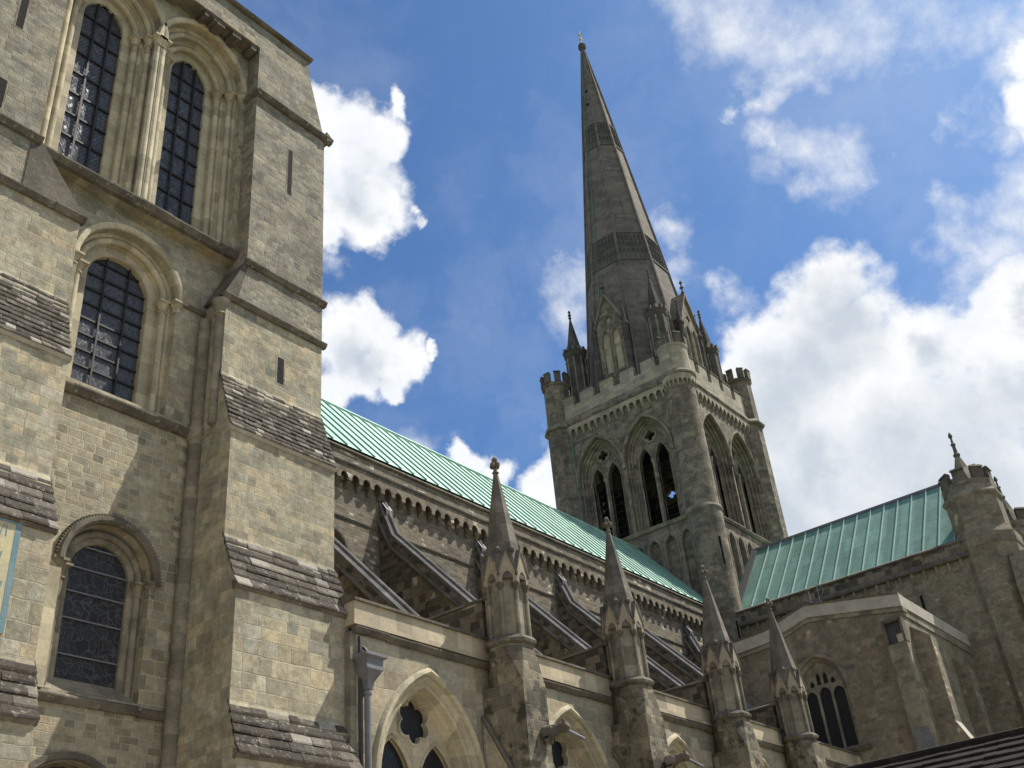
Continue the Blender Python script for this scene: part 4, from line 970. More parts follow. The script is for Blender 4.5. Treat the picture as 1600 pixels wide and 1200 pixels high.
    MB().loft([[(cx - .33, y, z) for y, z in ((19.15, 13.122), (19.15, 13.2), (22.4, 13.2), (22.4, 13.122))], [(cx - .03, y, z) for y, z in ((19.15, 13.122), (19.15, 13.3), (22.4, 13.3), (22.4, 13.122))], [(cx + .28, y, z) for y, z in ((19.15, 13.122), (19.15, 13.2), (22.4, 13.2), (22.4, 13.122))]]).build('fin_coping', 'pinnacle', root, smooth=False)
    # small carved head where the parapet string dies into the buttress
    hd = MB().lathe((cx + .60, 19.15), [(.03, 11.0), (.10, 11.06), (.13, 11.16), (.12, 11.27), (.05, 11.36)], 8); hd.build('carved_head', 'soot', root)
    return root
p0 = pinnacle_buttress(24.13); pn = [p0]
for k in range(1, 4):
    c = copy_tree(p0); c.location.x = 24.13 + BAY * k + (0.1 if k > 1 else 0); pn.append(c)
pn[3].location.x = 43.3
for o, (rx, ry, sz) in zip(pn, ((0.002, -0.004, 1.0), (-0.006, 0.003, 0.996), (0.004, 0.006, 0.985), (-0.003, -0.008, 0.99))):
    o.rotation_euler = (rx, ry, rx * 3); o.scale = (1, 1, sz)
for o, lb in zip(pn, ('nearest and tallest pinnacled buttress, its finial standing against the clouds above the copper roof',
                      'second pinnacled buttress, its spirelet overlapping the dark belfry openings',
                      'third pinnacled buttress, its spirelet in front of the foot of the crossing tower',
                      'fourth pinnacled buttress beside the three-light window of the side chapel')):
    tag(o, lb, 'buttress', 'pinnacled buttresses along the aisle wall')

# gargoyles: crouching beasts with lead spouts
def gargoyle(X):
    root = thing('gargoyle', 'x', 'gargoyle', (X, 17.92, 9.0))
    d = Vector((0.30, -1, -0.10)).normalized(); o = Vector((X + .12, 17.95, 8.95))
    bm = bmesh.new(); me = bpy.data.meshes.new('body')
    pts = [o + d * t + Vector((0, 0, z)) for t, z in ((0, 0), (.22, .03), (.42, .05), (.55, .08), (.74, .06), (.86, .0))]
    rad = [.17, .20, .17, .12, .17, .10]
    vs = [bm.verts.new(p - root.location) for p in pts]
    for a, b in zip(vs, vs[1:]): bm.edges.new((a, b))
    rl = list(rad)
    side = d.cross(Vector((0, 0, 1))).normalized()
    for sgn in (-1, 1):
        for base, offs, r in ((1, [(.14, -.16), (.16, -.34)], [.09, .07]), (4, [(.12, .14), (.15, .24)], [.05, .03])):
            last = vs[base]
            for (q, z), rr in zip(offs, r):
                nv = bm.verts.new(pts[base] + side * sgn * q + Vector((0, 0, z)) - root.location); bm.edges.new((last, nv)); last = nv; rl.append(rr)
    bm.to_mesh(me); bm.free()
    b = bpy.data.objects.new('body', me); COL.objects.link(b); b.parent = root
    sk = b.modifiers.new('skin', 'SKIN')
    for v, r in zip(me.skin_vertices[0].data, rl): v.radius = (r, r)
    me.skin_vertices[0].data[0].use_root = True
    ss = b.modifiers.new('sub', 'SUBSURF'); ss.levels = 1; ss.render_levels = 2
    tx = bpy.data.textures.get('carving') or bpy.data.textures.new('carving', 'CLOUDS'); tx.noise_scale = 0.12
    dm = b.modifiers.new('rough', 'DISPLACE'); dm.texture = tx; dm.strength = 0.06; dm.mid_level = 0.5
    me.materials.append(M['pinnacle'])
    e = o + d * .80
    MB().tube([e, e + Vector((.42, -.22, -.22))], 0.05, 10).build('spout', 'lead', root)
    return root
g0 = gargoyle(24.13); gs = [g0]
for k in (1, 2, 3):
    c = copy_tree(g0); c.location.x = pn[k].location.x; gs.append(c)
for o, lb in zip(gs, ('carved beast gargoyle with lead spout on the nearest pinnacled buttress', 'carved beast gargoyle with lead spout on the second pinnacled buttress at the bottom edge',
                      'carved beast gargoyle on the third pinnacled buttress', 'carved beast gargoyle on the fourth pinnacled buttress')):
    tag(o, lb, 'gargoyle', 'gargoyles on the aisle buttresses')

# ------------------------------------------------------------------ crossing tower
HW = 5.75                      # half width of the tower wall
def build_crossing_tower():
    root = thing('crossing_tower', 'square battlemented belfry tower with paired pointed openings carrying the spire', 'tower', (XC, YCEN, 0))
    Z0, ZS = 18.0, 42.25
    for q in range(4):
        ang = -PI / 2 * q          # 0 south, then west, north, east
        fn = around(XC, YCEN, ang, HW)
        cs = (-2.12, 2.12); hw = 2.02; zs = 37.25; rise = 3.2; zb = 31.75
        W = [arch(c, hw, zb, zs, rise, 10) for c in cs]
        # blind arcade band below the sill
        arc = [arch(-4.0 + 1.33 * k, 0.50, 25.0, 29.9, 0.85, 6) for k in range(7)]
        MB().plate([(-4.95, Z0), (4.95, Z0), (4.95, 31.5), (-4.95, 31.5)], [a(0) for a in arc], fn, 0, 0.30).build('arcade_wall', 'belfry_stone', root, smooth=False)
        MB().fill([(-4.9, Z0), (4.9, Z0), (4.9, 31.4), (-4.9, 31.4)], [], fn, 0.295).build('arcade_back', 'belfry_stone', root, smooth=False)
        am = MB()
        for a in arc: am.sweep(a, [(-0.13, 0.01), (-0.11, -0.05), (0.0, -0.05), (0.05, 0.02), (0.05, 0.28)], fn)
        am.build('arcade_mould', 'dirty_dressed', root)
        MB().plate([(-5.15, 31.504), (5.15, 31.504), (5.15, ZS), (-5.15, ZS)], [w(0) for w in W], fn, 0, 1.5).build('belfry_wall', 'belfry_stone', root, smooth=False)
        string_course(fn, -5.2, 5.2, 31.55, 0.24, 0.3).build('sill_string', 'dirty_dressed', root, smooth=False)
        for c, w in zip(cs, W):
            pr, o, d = orders(0, 0, [(0.17, 0.22), (0.17, 0.22), (0.16, 0.22)], 0.075)
            pr[0] = (-.004, .02); pr += [(o, d), (o, 1.5)]
            win = MB().sweep(arch(c, hw, zs - .01, zs, rise, 10), pr, fn).build('belfry_window', 'dirty_dressed', root)
            for sg in (-1, 1):
                MB().sweep(lambda oo, sg=sg: [(c + sg * (hw - oo), zb), (c + sg * (hw - oo), zs - .005)], pr, fn).build('jamb_shafts', 'belfry_stone', win)
            hp = arch(c, hw, 36.9, zs, rise, 10)
            MB().sweep(hp, [(0.02, 0.02), (0.0, -0.12), (-0.08, -0.18), (-0.17, -0.16), (-0.22, 0.03)], fn).build('hood_mould', 'dirty_dressed', win)
            lan = [arch(c - 0.72, 0.54, zb + .02, 36.9, 1.35, 7), arch(c + 0.72, 0.54, zb + .02, 36.9, 1.35, 7)]
            out = w(o - .01)
            qf = foil(c, 39.1, 0.46, 4, 7)
            MB().plate(out, [l(0) for l in lan] + [qf], fn, 0.72, 1.05).build('tracery', 'belfry_stone', win, smooth=False)
            tm = MB()
            for l in lan: tm.sweep(l, [(-.10, .73), (-.08, .66), (-.02, .66), (0.0, .74), (0, .9)], fn)
            tm.plate(circle(c, 39.1, 0.60), [foil(c, 39.1, 0.461, 4, 7)], fn, 0.64, 0.722)
            tm.build('tracery_mould', 'dirty_dressed', win)
            sh = MB(); x, y, _ = fn(c, 0, 0.62)
            sh.lathe((x, y), [(.13, zb), (.17, zb + .05), (.11, zb + .3), (.11, 36.7), (.20, 37.0), (.22, 37.1)], 10)
            sh.build('mullion_shaft', 'dirty_dressed', win)
            oo, dd = 0, 0
            for wd, dp in [(0.17, 0.22), (0.17, 0.22), (0.16, 0.22)]:
                for sg in (-1, 1): capital(fn, c + sg * (hw - oo + .06), zs, dd + .075, .075, .3).build('capital', 'dirty_dressed', win)
                oo += wd; dd += dp
            lv = MB()
            for k in range(9):
                z = 32.2 + k * 0.62
                lv.hexa([fn(c - 1.2, z, 1.75), fn(c + 1.2, z, 1.75), fn(c + 1.2, z + .35, 2.25), fn(c - 1.2, z + .35, 2.25), fn(c - 1.2, z + .03, 1.75), fn(c + 1.2, z + .03, 1.75), fn(c + 1.2, z + .38, 2.25), fn(c - 1.2, z + .38, 2.25)])
            lv.build('louvres', 'oak', win, smooth=False)
        corbel_table(fn, -4.85, 4.85, 42.2, 0.95, 0.62, 0.26, rr=0.36).build('corbel_table', 'belfry_pale', root, smooth=False)
        st = MB(); poly = [(0.2, 42.2), (-0.30, 42.22), (-0.38, 42.32), (-0.38, 42.42), (-0.16, 42.95), (0.2, 42.95)]
        st.loft([[fn(-5.1, b, a) for a, b in poly], [fn(5.1, b, a) for a, b in poly]]); st.build('parapet_string', 'belfry_stone', root, smooth=False)
        pb, cp = MB(), MB()
        pf = lambda u, z, d, fn=fn: fn(u, z, d - 0.16)
        battlement(pf, -4.75, 4.75, 42.952, 43.95, 44.85, 1.9, -0.40 if q == 1 else 0.0, 1.28, 0.38, pb, 0.06, cp)
        pr_ = pb.build('parapet', 'belfry_pale', root, smooth=False); cp.build('coping', 'soot', pr_, smooth=False)
    # floor and roof inside
    MB().box(XC - 5.4, XC + 5.4, YCEN - 5.4, YCEN + 5.4, 31.0, 31.6).build('bell_floor', 'oak', root, smooth=False)
    MB().box(XC - 5.45, XC + 5.45, YCEN - 5.45, YCEN + 5.45, 42.3, 42.9).build('tower_roof', 'lead_dark', root, smooth=False)
    # corner stair turrets
    def turret(sx, sy, rnd):
        c = (XC + sx * 5.4, YCEN + sy * 5.4); n = 28 if rnd else 8; rot = 0 if rnd else R(22.5)
        t = MB(); t.lathe(c, [(1.20, 8), (1.20, 31.4)], n, rot); tb = t.build('turret', 'belfry_stone', root)
        MB().lathe(c, [(1.1, 31.3), (1.27, 31.42), (1.30, 31.55), (1.22, 31.75), (1.12, 31.8)], n, rot).build('turret_band', 'dirty_dressed', tb)
        MB().lathe(c, [(1.13, 31.7), (1.13, 42.2)], n, rot).build('turret_shaft', 'belfry_stone', tb)
        if rnd:
            # ring of little arches under the parapet
            rg = MB()
            for k in range(11):
                a = R(150 + 16 * k); f = lambda u, z, d, a=a: (c[0] + (1.13 - d) * math.cos(a) - u * math.sin(a), c[1] + (1.13 - d) * math.sin(a) + u * math.cos(a), z)
                corbel_table(f, -.16, .16, 42.2, 0.95, 0.32, 0.14, rg)
            rg.build('corbel_ring', 'belfry_pale', tb, smooth=False)
        MB().lathe(c, [(1.1, 42.15), (1.36, 42.22), (1.40, 42.36), (1.24, 42.6), (1.1, 42.7)], n, rot).build('turret_string', 'dirty_dressed', tb)
        top = 44.95 if rnd else 46.55
        MB().lathe(c, [(1.12 if rnd else 1.06, 42.6), (1.10 if rnd else 1.04, top - .25), (1.16, top - .2), (1.18, top), (0.80, top + .01)], n, rot).build('turret_cap', 'belfry_pale' if rnd else 'belfry_stone', tb)
        m = MB()
        for k in range(8):
            a = R(45 * k + (10 if rnd else 0)); u = 0.27
            f = lambda uu, z, d, a=a: (c[0] + (1.17 - d) * math.cos(a) - uu * math.sin(a), c[1] + (1.17 - d) * math.sin(a) + uu * math.cos(a), z)
            m.hexa([f(-u, top, 0), f(u, top, 0), f(u * .8, top, .3), f(-u * .8, top, .3), f(-u, top + .85, 0), f(u, top + .85, 0), f(u * .8, top + .85, .3), f(-u * .8, top + .85, .3)])
            m.hexa([f(-u - .05, top + .85, -.06), f(u + .05, top + .85, -.06), f(u * .8, top + .85, .34), f(-u * .8, top + .85, .34), f(-u, top + .97, 0), f(u, top + .97, 0), f(u * .7, top + .97, .25), f(-u * .7, top + .97, .25)])
        m.build('turret_battlements', 'soot', tb, smooth=False)
        return tb, c
    tb, c = turret(-1, -1, True)
    # stair slits on the near turret, their dark depth painted on flat panels
    for (z0, z1, a) in ((27.2, 29.2, 238), (22.0, 23.4, 238)):
        s_ = MB(); aa = R(a); f = lambda u, z, d: (c[0] + (1.20 - d) * math.cos(aa) - u * math.sin(aa), c[1] + (1.20 - d) * math.sin(aa) + u * math.cos(aa), z)
        s_.plate([(-.14, z0 - .06), (.14, z0 - .06), (.14, z1 + .06), (-.14, z1 + .06)], [[(-.085, z0), (.085, z0), (.085, z1), (-.085, z1)]], f, -.03, .1)
        o = s_.build('slit_window', 'dirty_dressed', tb, smooth=False)
        MB().fill([(-.085, z0), (.085, z0), (.085, z1), (-.085, z1)], [], f, -.012).build('opening', 'opening_shade', o, smooth=False)
    turret(-1, 1, False); turret(1, -1, False); turret(1, 1, False)
    # copper downpipe in the north-west angle of the west face
    MB().tube([(XC - HW - .14, YCEN + 4.25, 24), (XC - HW - .14, YCEN + 4.25, 42.1)], 0.045, 8).build('drainpipe', 'transept_copper', root)
    return root
build_crossing_tower()

# ------------------------------------------------------------------ spire
def build_spire():
    root = thing('spire', 'tall slender octagonal stone spire with two latticed bands and a gilded weather vane', 'spire', (XC, YCEN, 42.9))
    ZB, ZA = 42.95, 87.6; K = 0.1145; TOPZ = 88.6
    sh = (-0.22, 0.38)
    def ax(z): t = (z - ZB) / (ZA - ZB); return (XC + sh[0] * t, YCEN + sh[1] * t)
    def rad(z): return K * (TOPZ - z) + 0.02
    def ring(z, dr=0.0, n=8): 
        c = ax(z); r = rad(z) + dr
        return [(c[0] + r * math.cos(R(22.5 + 45 * k)), c[1] + r * math.sin(R(22.5 + 45 * k)), z) for k in range(n)]
    zs = [ZB, 50, 57.2, 60.4, 66, 72.4, 75.6, 81, ZA]
    MB().loft([ring(z) for z in zs]).build('body', 'spire_stone', root, smooth=False)
    # ribs on the eight arrises
    rb = MB()
    for k in range(8):
        pts = []
        for z in zs:
            c = ax(z); a = R(22.5 + 45 * k); pts.append((c[0] + (rad(z) + .02) * math.cos(a), c[1] + (rad(z) + .02) * math.sin(a), z))
        rb = MB().tube(pts, [.13] * (len(pts) - 1) + [.05], 6); rb.build('rib', 'spire_stone', root)
    # two bands of sunk tracery: proud lattice of small arches
    for z0, z1, rows, cols in ((57.3, 60.5, 4, 7), (72.3, 75.5, 4, 4)):
        bd = MB()
        for zz, h in ((z0, .16), (z1, .16)): bd.loft([ring(zz - h / 2, .02), ring(zz - h / 2, .10), ring(zz + h / 2, .10), ring(zz + h / 2, .0)], True, False, False)
        for k in range(8):
            for r_ in range(rows + 1):
                for c_ in range(cols + 1):
                    pass
            A0, A1 = Vector(ring(z0, .06)[k]), Vector(ring(z0, .06)[(k + 1) % 8]); B0, B1 = Vector(ring(z1, .06)[k]), Vector(ring(z1, .06)[(k + 1) % 8])
            for c_ in range(cols + 1):
                t = c_ / cols; bd.tube([A0.lerp(A1, t), B0.lerp(B1, t)], .055, 4)
            for r_ in range(1, rows):
                s_ = r_ / rows; p = A0.lerp(B0, s_); q = A1.lerp(B1, s_)
                bd.tube([p, q], .05, 4)
                for c_ in range(cols):
                    m_ = p.lerp(q, (c_ + .5) / cols); up = A0.lerp(B0, min(1, s_ + .5 / rows)).lerp(A1.lerp(B1, min(1, s_ + .5 / rows)), (c_ + .5) / cols)
                    bd.tube([p.lerp(q, c_ / cols), up, p.lerp(q, (c_ + 1) / cols)], .04, 3)
        bd.build('tracery_band', 'spire_dark', root, smooth=False)
        # darker sunk panels behind the lattice
        MB().loft([ring(z0, .012), ring(z1, .012)], True, False, False).build('band_panel', 'spire_dark', root, smooth=False)
    # copper conductor down one face and blocks painted with opening shade near the top
    cpts = []
    for z in zs[1:]:
        c = ax(z); a = R(166); rr = rad(z) * math.cos(R(22.5)) / math.cos(R(14)) + .06; cpts.append((c[0] + rr * math.cos(a), c[1] + rr * math.sin(a), z))
    MB().tube(cpts, .04, 5).build('lightning_conductor', 'transept_copper', root)
    for z in (78.6, 80.6):
        c = ax(z); rr = rad(z) * math.cos(R(22.5)) + .03
        MB().hexa([(c[0] - rr, c[1] + y, z + zz) for y, zz in ((-.12, -.2), (.12, -.2), (.12, .2), (-.12, .2))] + [(c[0] - rr + .12, c[1] + y, z + zz) for y, zz in ((-.12, -.2), (.12, -.2), (.12, .2), (-.12, .2))]).build('slit_shade', 'opening_shade', root, smooth=False)
    # finial, knob and vane
    c = ax(ZA)
    MB().lathe(c, [(.10, 87.3), (.32, 87.5), (.42, 87.7), (.30, 87.9), (.40, 88.05), (.34, 88.2), (.10, 88.35), (.05, 88.4)], 8).build('finial', 'soot', root)
    v = MB().lathe(c, [(.05, 88.3), (.05, 88.8), (.17, 88.95), (.17, 89.1), (.05, 89.25), (.04, 90.1), (.01, 90.4)], 8)
    v.build('vane_rod', 'gold', root)
    vn = MB(); f = lambda u, z, d: (c[0] + u * .6 + d * .8, c[1] - u * .8 + d * .6, z)
    vn.plate([(-.26, 89.5), (-.1, 89.6), (.08, 89.55), (.24, 89.75), (.16, 90.0), (.05, 89.8), (-.1, 89.85), (-.24, 90.05), (-.18, 89.75)], [], f, -.02, .02)
    vn.build('weather_vane', 'gold', root, smooth=False)
    # lucarnes: gabled two-light dormers on the four cardinal faces
    for q in range(4):
        ang = -PI / 2 * q
        fn = around(XC, YCEN, ang, 4.75)
        zt = 50.6; w = 1.2
        out = [(-w, 42.9), (w, 42.9), (w, zt), (0, 53.3), (-w, zt)]
        L = [arch(-.5, .36, 43.6, 49.2, .8, 6), arch(.5, .36, 43.6, 49.2, .8, 6)]
        qf = foil(0, 50.9, .36, 4, 5)
        d = MB().plate(out, [l(0) for l in L] + [qf], fn, 0, .22); d.quad(fn(-w, 42.9, .2), fn(-w, 42.9, 3.5), fn(-w, zt, 3.5), fn(-w, zt, .2)); d.quad(fn(w, 42.9, .2), fn(w, 42.9, 3.5), fn(w, zt, 3.5), fn(w, zt, .2))
        lu = d.build('lucarne', 'belfry_stone', root, smooth=False)
        MB().fill([(-w + .05, 42.95), (w - .05, 42.95), (w - .05, zt), (0, 53.0), (-w + .05, zt)], [], fn, .18).build('blind_panel', 'dressed', lu, smooth=False)
        tr = MB()
        for l in L: tr.sweep(l, [(-.08, .01), (-.06, -.06), (0, -.06), (.04, .0), (.04, .16)], fn)
        tr.hexa([fn(-.9, 45.9, .02), fn(.9, 45.9, .02), fn(.9, 45.9, .17), fn(-.9, 45.9, .17), fn(-.9, 46.05, .02), fn(.9, 46.05, .02), fn(.9, 46.05, .17), fn(-.9, 46.05, .17)])
        tr.build('light_mould', 'dirty_dressed', lu)
        rf = MB()
        for sg in (-1, 1):
            rf.hexa([fn(sg * (w + .15), zt - .2, -.18), fn(sg * (w + .15), zt - .2, 3.4), fn(0, 53.25, 3.4), fn(0, 53.25, -.18), fn(sg * (w + .15), zt + .05, -.18), fn(sg * (w + .15), zt + .05, 3.4), fn(0, 53.55, 3.4), fn(0, 53.55, -.18)])
        rf.build('gable_roof', 'dirty_dressed', lu, smooth=False)
        x, y, _ = fn(0, 0, -.02)
        MB().lathe((x, y), [(.10, 53.35), (.16, 53.6), (.08, 53.7), (.07, 54.0), (.2, 54.1), (.08, 54.25), (.07, 54.5), (.16, 54.6), (.04, 54.8), (.01, 54.95)], 8).build('gable_finial', 'soot', lu)
        for sg in (-1, 1):
            x, y, _ = fn(sg * (w + .28), 0, .05)
            MB().lathe((x, y), [(.26, 42.9), (.26, 49.6), (.34, 49.7), (.34, 49.9), (.24, 50.0), (.03, 51.9), (.09, 52.0), (.02, 52.15)], 8).build('side_shaft', 'sooty_spire', lu)
    # round corner pinnacles standing on the four corners
    for k, (sx, sy) in enumerate(((-1, -1), (-1, 1), (1, -1), (1, 1))):
        c = (XC + sx * 4.05, YCEN + sy * 4.0)
        t = MB().lathe(c, [(.78, 42.9), (.78, 49.2), (.86, 49.3), (.92, 49.5), (.92, 49.75), (.80, 49.85)], 12).build('corner_pinnacle', 'sooty_spire', root)
        b = MB()
        for j in range(12):
            a = R(30 * j); x, y = c[0] + .86 * math.cos(a), c[1] + .86 * math.sin(a)
            b.box(x - .11, x + .11, y - .11, y + .11, 49.75, 50.12)
        b.build('crown', 'soot', t, smooth=False)
        s_ = MB()
        for j in range(8):
            a = R(22.5 + 45 * j); s_.lathe((c[0] + .79 * math.cos(a), c[1] + .79 * math.sin(a)), [(.07, 43), (.07, 48.9), (.12, 49.1), (.05, 49.2)], 6)
        s_.build('wall_shafts', 'dirty_dressed', t)
        MB().lathe(c, [(.68, 49.8), (.06, 53.4), (.05, 53.45)], 8).build('spirelet', 'sooty_spire', t, smooth=False)
        MB().lathe(c, [(.06, 53.3), (.15, 53.5), (.07, 53.62), (.16, 53.8), (.05, 53.95), (.13, 54.1), (.02, 54.3)], 8).build('finial', 'soot', t)
    return root
build_spire()

# ------------------------------------------------------------------ south transept
def build_transept():
    root = thing('transept', 'south transept with brown stone wall and green copper roof ending in a battlemented corner turret', 'transept', (66.7, 20, 0))
    X = 61.0; fn = west(X); YN, YS = 29.3, 12.3
    MB().plate([(-YN, 0), (-YS, 0), (-YS, 22.95), (-YN, 22.95)], [], fn, 0, 0.9).build('west_wall', 'transept_stone', root, smooth=False)
    # parapet in two lifts with strings
    st = MB(); poly = [(0.1, 22.9), (-0.24, 22.92), (-0.30, 23.02), (-0.12, 23.25), (0.1, 23.25)]
    st.loft([[fn(-YN, b, a) for a, b in poly], [fn(-YS, b, a) for a, b in poly]]); st.build('parapet_string', 'soot', root, smooth=False)
    MB().box(X - .10, X + .4, YS, YN, 23.252, 23.86).build('parapet', 'dark_stone', root, smooth=False)
    cp = MB(); poly = [(0.45, 23.862), (-0.2, 23.862), (-0.24, 23.95), (0.1, 24.12), (0.45, 24.1)]
    cp.loft([[fn(-YN, b, a) for a, b in poly], [fn(-YS, b, a) for a, b in poly]]); cp.build('coping', 'string', root, smooth=False)
    # corbelled stains: row of worn corbels under the string
    for k in range(22):
        y = YS + .6 + k * .72
        MB().hexa([(X - .12, y, 22.5), (X - .12, y + .16, 22.5), (X + .02, y + .16, 22.3), (X + .02, y, 22.3), (X - .2, y, 22.89), (X - .2, y + .16, 22.89), (X + .02, y + .16, 22.89), (X + .02, y, 22.89)]).build('corbel', 'transept_stone', root, smooth=False)
    # roof
    xe, ze, zr = X + .3, 23.9, 29.95
    yA, yB = 14.45, 29.6
    r = MB(); r.quad((xe, yA, ze), (xe, yB, ze), (XC, yB, zr), (XC, yA, zr)); r.quad((2 * XC - xe, yA, ze), (2 * XC - xe, yB, ze), (XC, yB, zr), (XC, yA, zr)); r.quad((xe, yA, ze), (2 * XC - xe, yA, ze), (XC, yA, zr))
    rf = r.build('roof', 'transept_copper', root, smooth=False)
    a0 = Vector((xe, 0, ze)); b0 = Vector((XC, 0, zr)); d = (b0 - a0).normalized(); n = Vector((-d.z, 0, d.x))
    sm = MB(); y = yA + .1
    while y < yB:
        A = [a0 + Vector((0, y - .026, 0)), a0 + Vector((0, y + .026, 0)), b0 + Vector((0, y + .026, 0)), b0 + Vector((0, y - .026, 0))]
        sm.hexa([p + n * .003 for p in A] + [p + n * .10 for p in A]); y += .95
    sm.build('standing_seams', 'seam_copper', rf, smooth=False)
    MB().tube([(XC, yA, zr + .03), (XC, yB, zr + .03)], .14, 8).build('ridge_roll', 'lead', rf)
    # flashing of dark lead and pale mortar against the tower
    MB().hexa([tuple(a0 + Vector((0, 28.75, 0)) + n * .03), tuple(a0 + Vector((0, 29.25, 0)) + n * .03), tuple(b0 + Vector((0, 29.25, 0)) + n * .03), tuple(b0 + Vector((0, 28.75, 0)) + n * .03),
               tuple(a0 + Vector((0, 28.75, 0)) + n * .12), tuple(a0 + Vector((0, 29.25, 0)) + n * .16), tuple(b0 + Vector((0, 29.25, 0)) + n * .16), tuple(b0 + Vector((0, 28.75, 0)) + n * .12)]).build('flashing', 'lead_dark', rf, smooth=False)
    # corner turrets of the south gable
    for cx in (62.35, 71.05):
        c = (cx, 13.05); big = cx < 66
        rr_ = 1.55
        t = MB().lathe(c, [(rr_ + .25, 0), (rr_ + .25, 23.2), (rr_ + .32, 23.3), (rr_ + .32, 23.9), (rr_, 24.5), (rr_, 26.3)], 8, R(22.5)).build('turret', 'transept_stone', root, smooth=False)
        MB().lathe(c, [(rr_ - .02, 26.25), (rr_ + .14, 26.4), (rr_ + .16, 26.55), (rr_ + .02, 26.75), (rr_ - .05, 26.8)], 8, R(22.5)).build('turret_string', 'dirty_dressed', t, smooth=False)
        MB().lathe(c, [(rr_ - .02, 26.7), (rr_ - .02, 27.35), (rr_ - .3, 27.36)], 8, R(22.5)).build('turret_parapet', 'belfry_stone', t, smooth=False)
        m = MB()
        for k in range(8):
            a = R(45 * k); ri = (rr_ - .02) * math.cos(R(22.5)); u = .36
            f = lambda uu, z, d2, a=a: (c[0] + (ri - d2) * math.cos(a) - uu * math.sin(a), c[1] + (ri - d2) * math.sin(a) + uu * math.cos(a), z)
            m.hexa([f(-u, 27.34, .004), f(u, 27.34, .004), f(u * .8, 27.34, .32), f(-u * .8, 27.34, .32), f(-u, 28.05, .004), f(u, 28.05, .004), f(u * .8, 28.05, .32), f(-u * .8, 28.05, .32)])
            m.hexa([f(-u - .07, 28.052, -.09), f(u + .07, 28.052, -.09), f(u * .8, 28.052, .36), f(-u * .8, 28.052, .36), f(-u, 28.2, 0), f(u, 28.2, 0), f(u * .7, 28.2, .3), f(-u * .7, 28.2, .3)])
        m.build('turret_merlons', 'soot', t, smooth=False)
        MB().lathe(c, [(1.2, 27.1), (.42, 28.6), (.20, 29.3), (.13, 29.5)], 8, R(22.5)).build('turret_cap', 'dirty_dressed', t, smooth=False)
        MB().lathe(c, [(.15, 29.4), (.22, 29.6), (.12, 29.72), (.10, 30.2), (.17, 30.3), (.07, 30.42), (.06, 30.75), (.13, 30.82), (.12, 30.95), (.02, 31.15)], 8).build('turret_finial', 'soot', t)
    MB().box(62, 71.2, 13.0, 13.8, 0, 23.2).build('south_wall', 'transept_stone', root, smooth=False)
    g = MB(); g.loft([[(x, 13.1, z) for x, z in ((62, 23.2), (71.4, 23.2), (66.7, 30.6))], [(x, 13.7, z) for x, z in ((62, 23.2), (71.4, 23.2), (66.7, 30.6))]]); g.build('gable', 'transept_stone', root, smooth=False)
    # sloped buttress flank at the south-west corner
    MB().loft([[(x, y, z) for x, z in ((60.4, 0), (60.4, 20.5), (61.0, 22.4), (63.2, 22.9), (63.2, 0))] for y in (11.0, 11.9)]).build('buttress', 'transept_stone', root, smooth=False)
    for y, z0, z1 in ((17.1, 20.2, 21.6), (13.7, 14.3, 15.2)):
        MB().box(X - .008, X + .02, y, y + .16, z0, z1).build('slit_shade', 'opening_shade', root, smooth=False)  # near-black sheet, the slit's inner shade painted on the wall
    return root
build_transept()

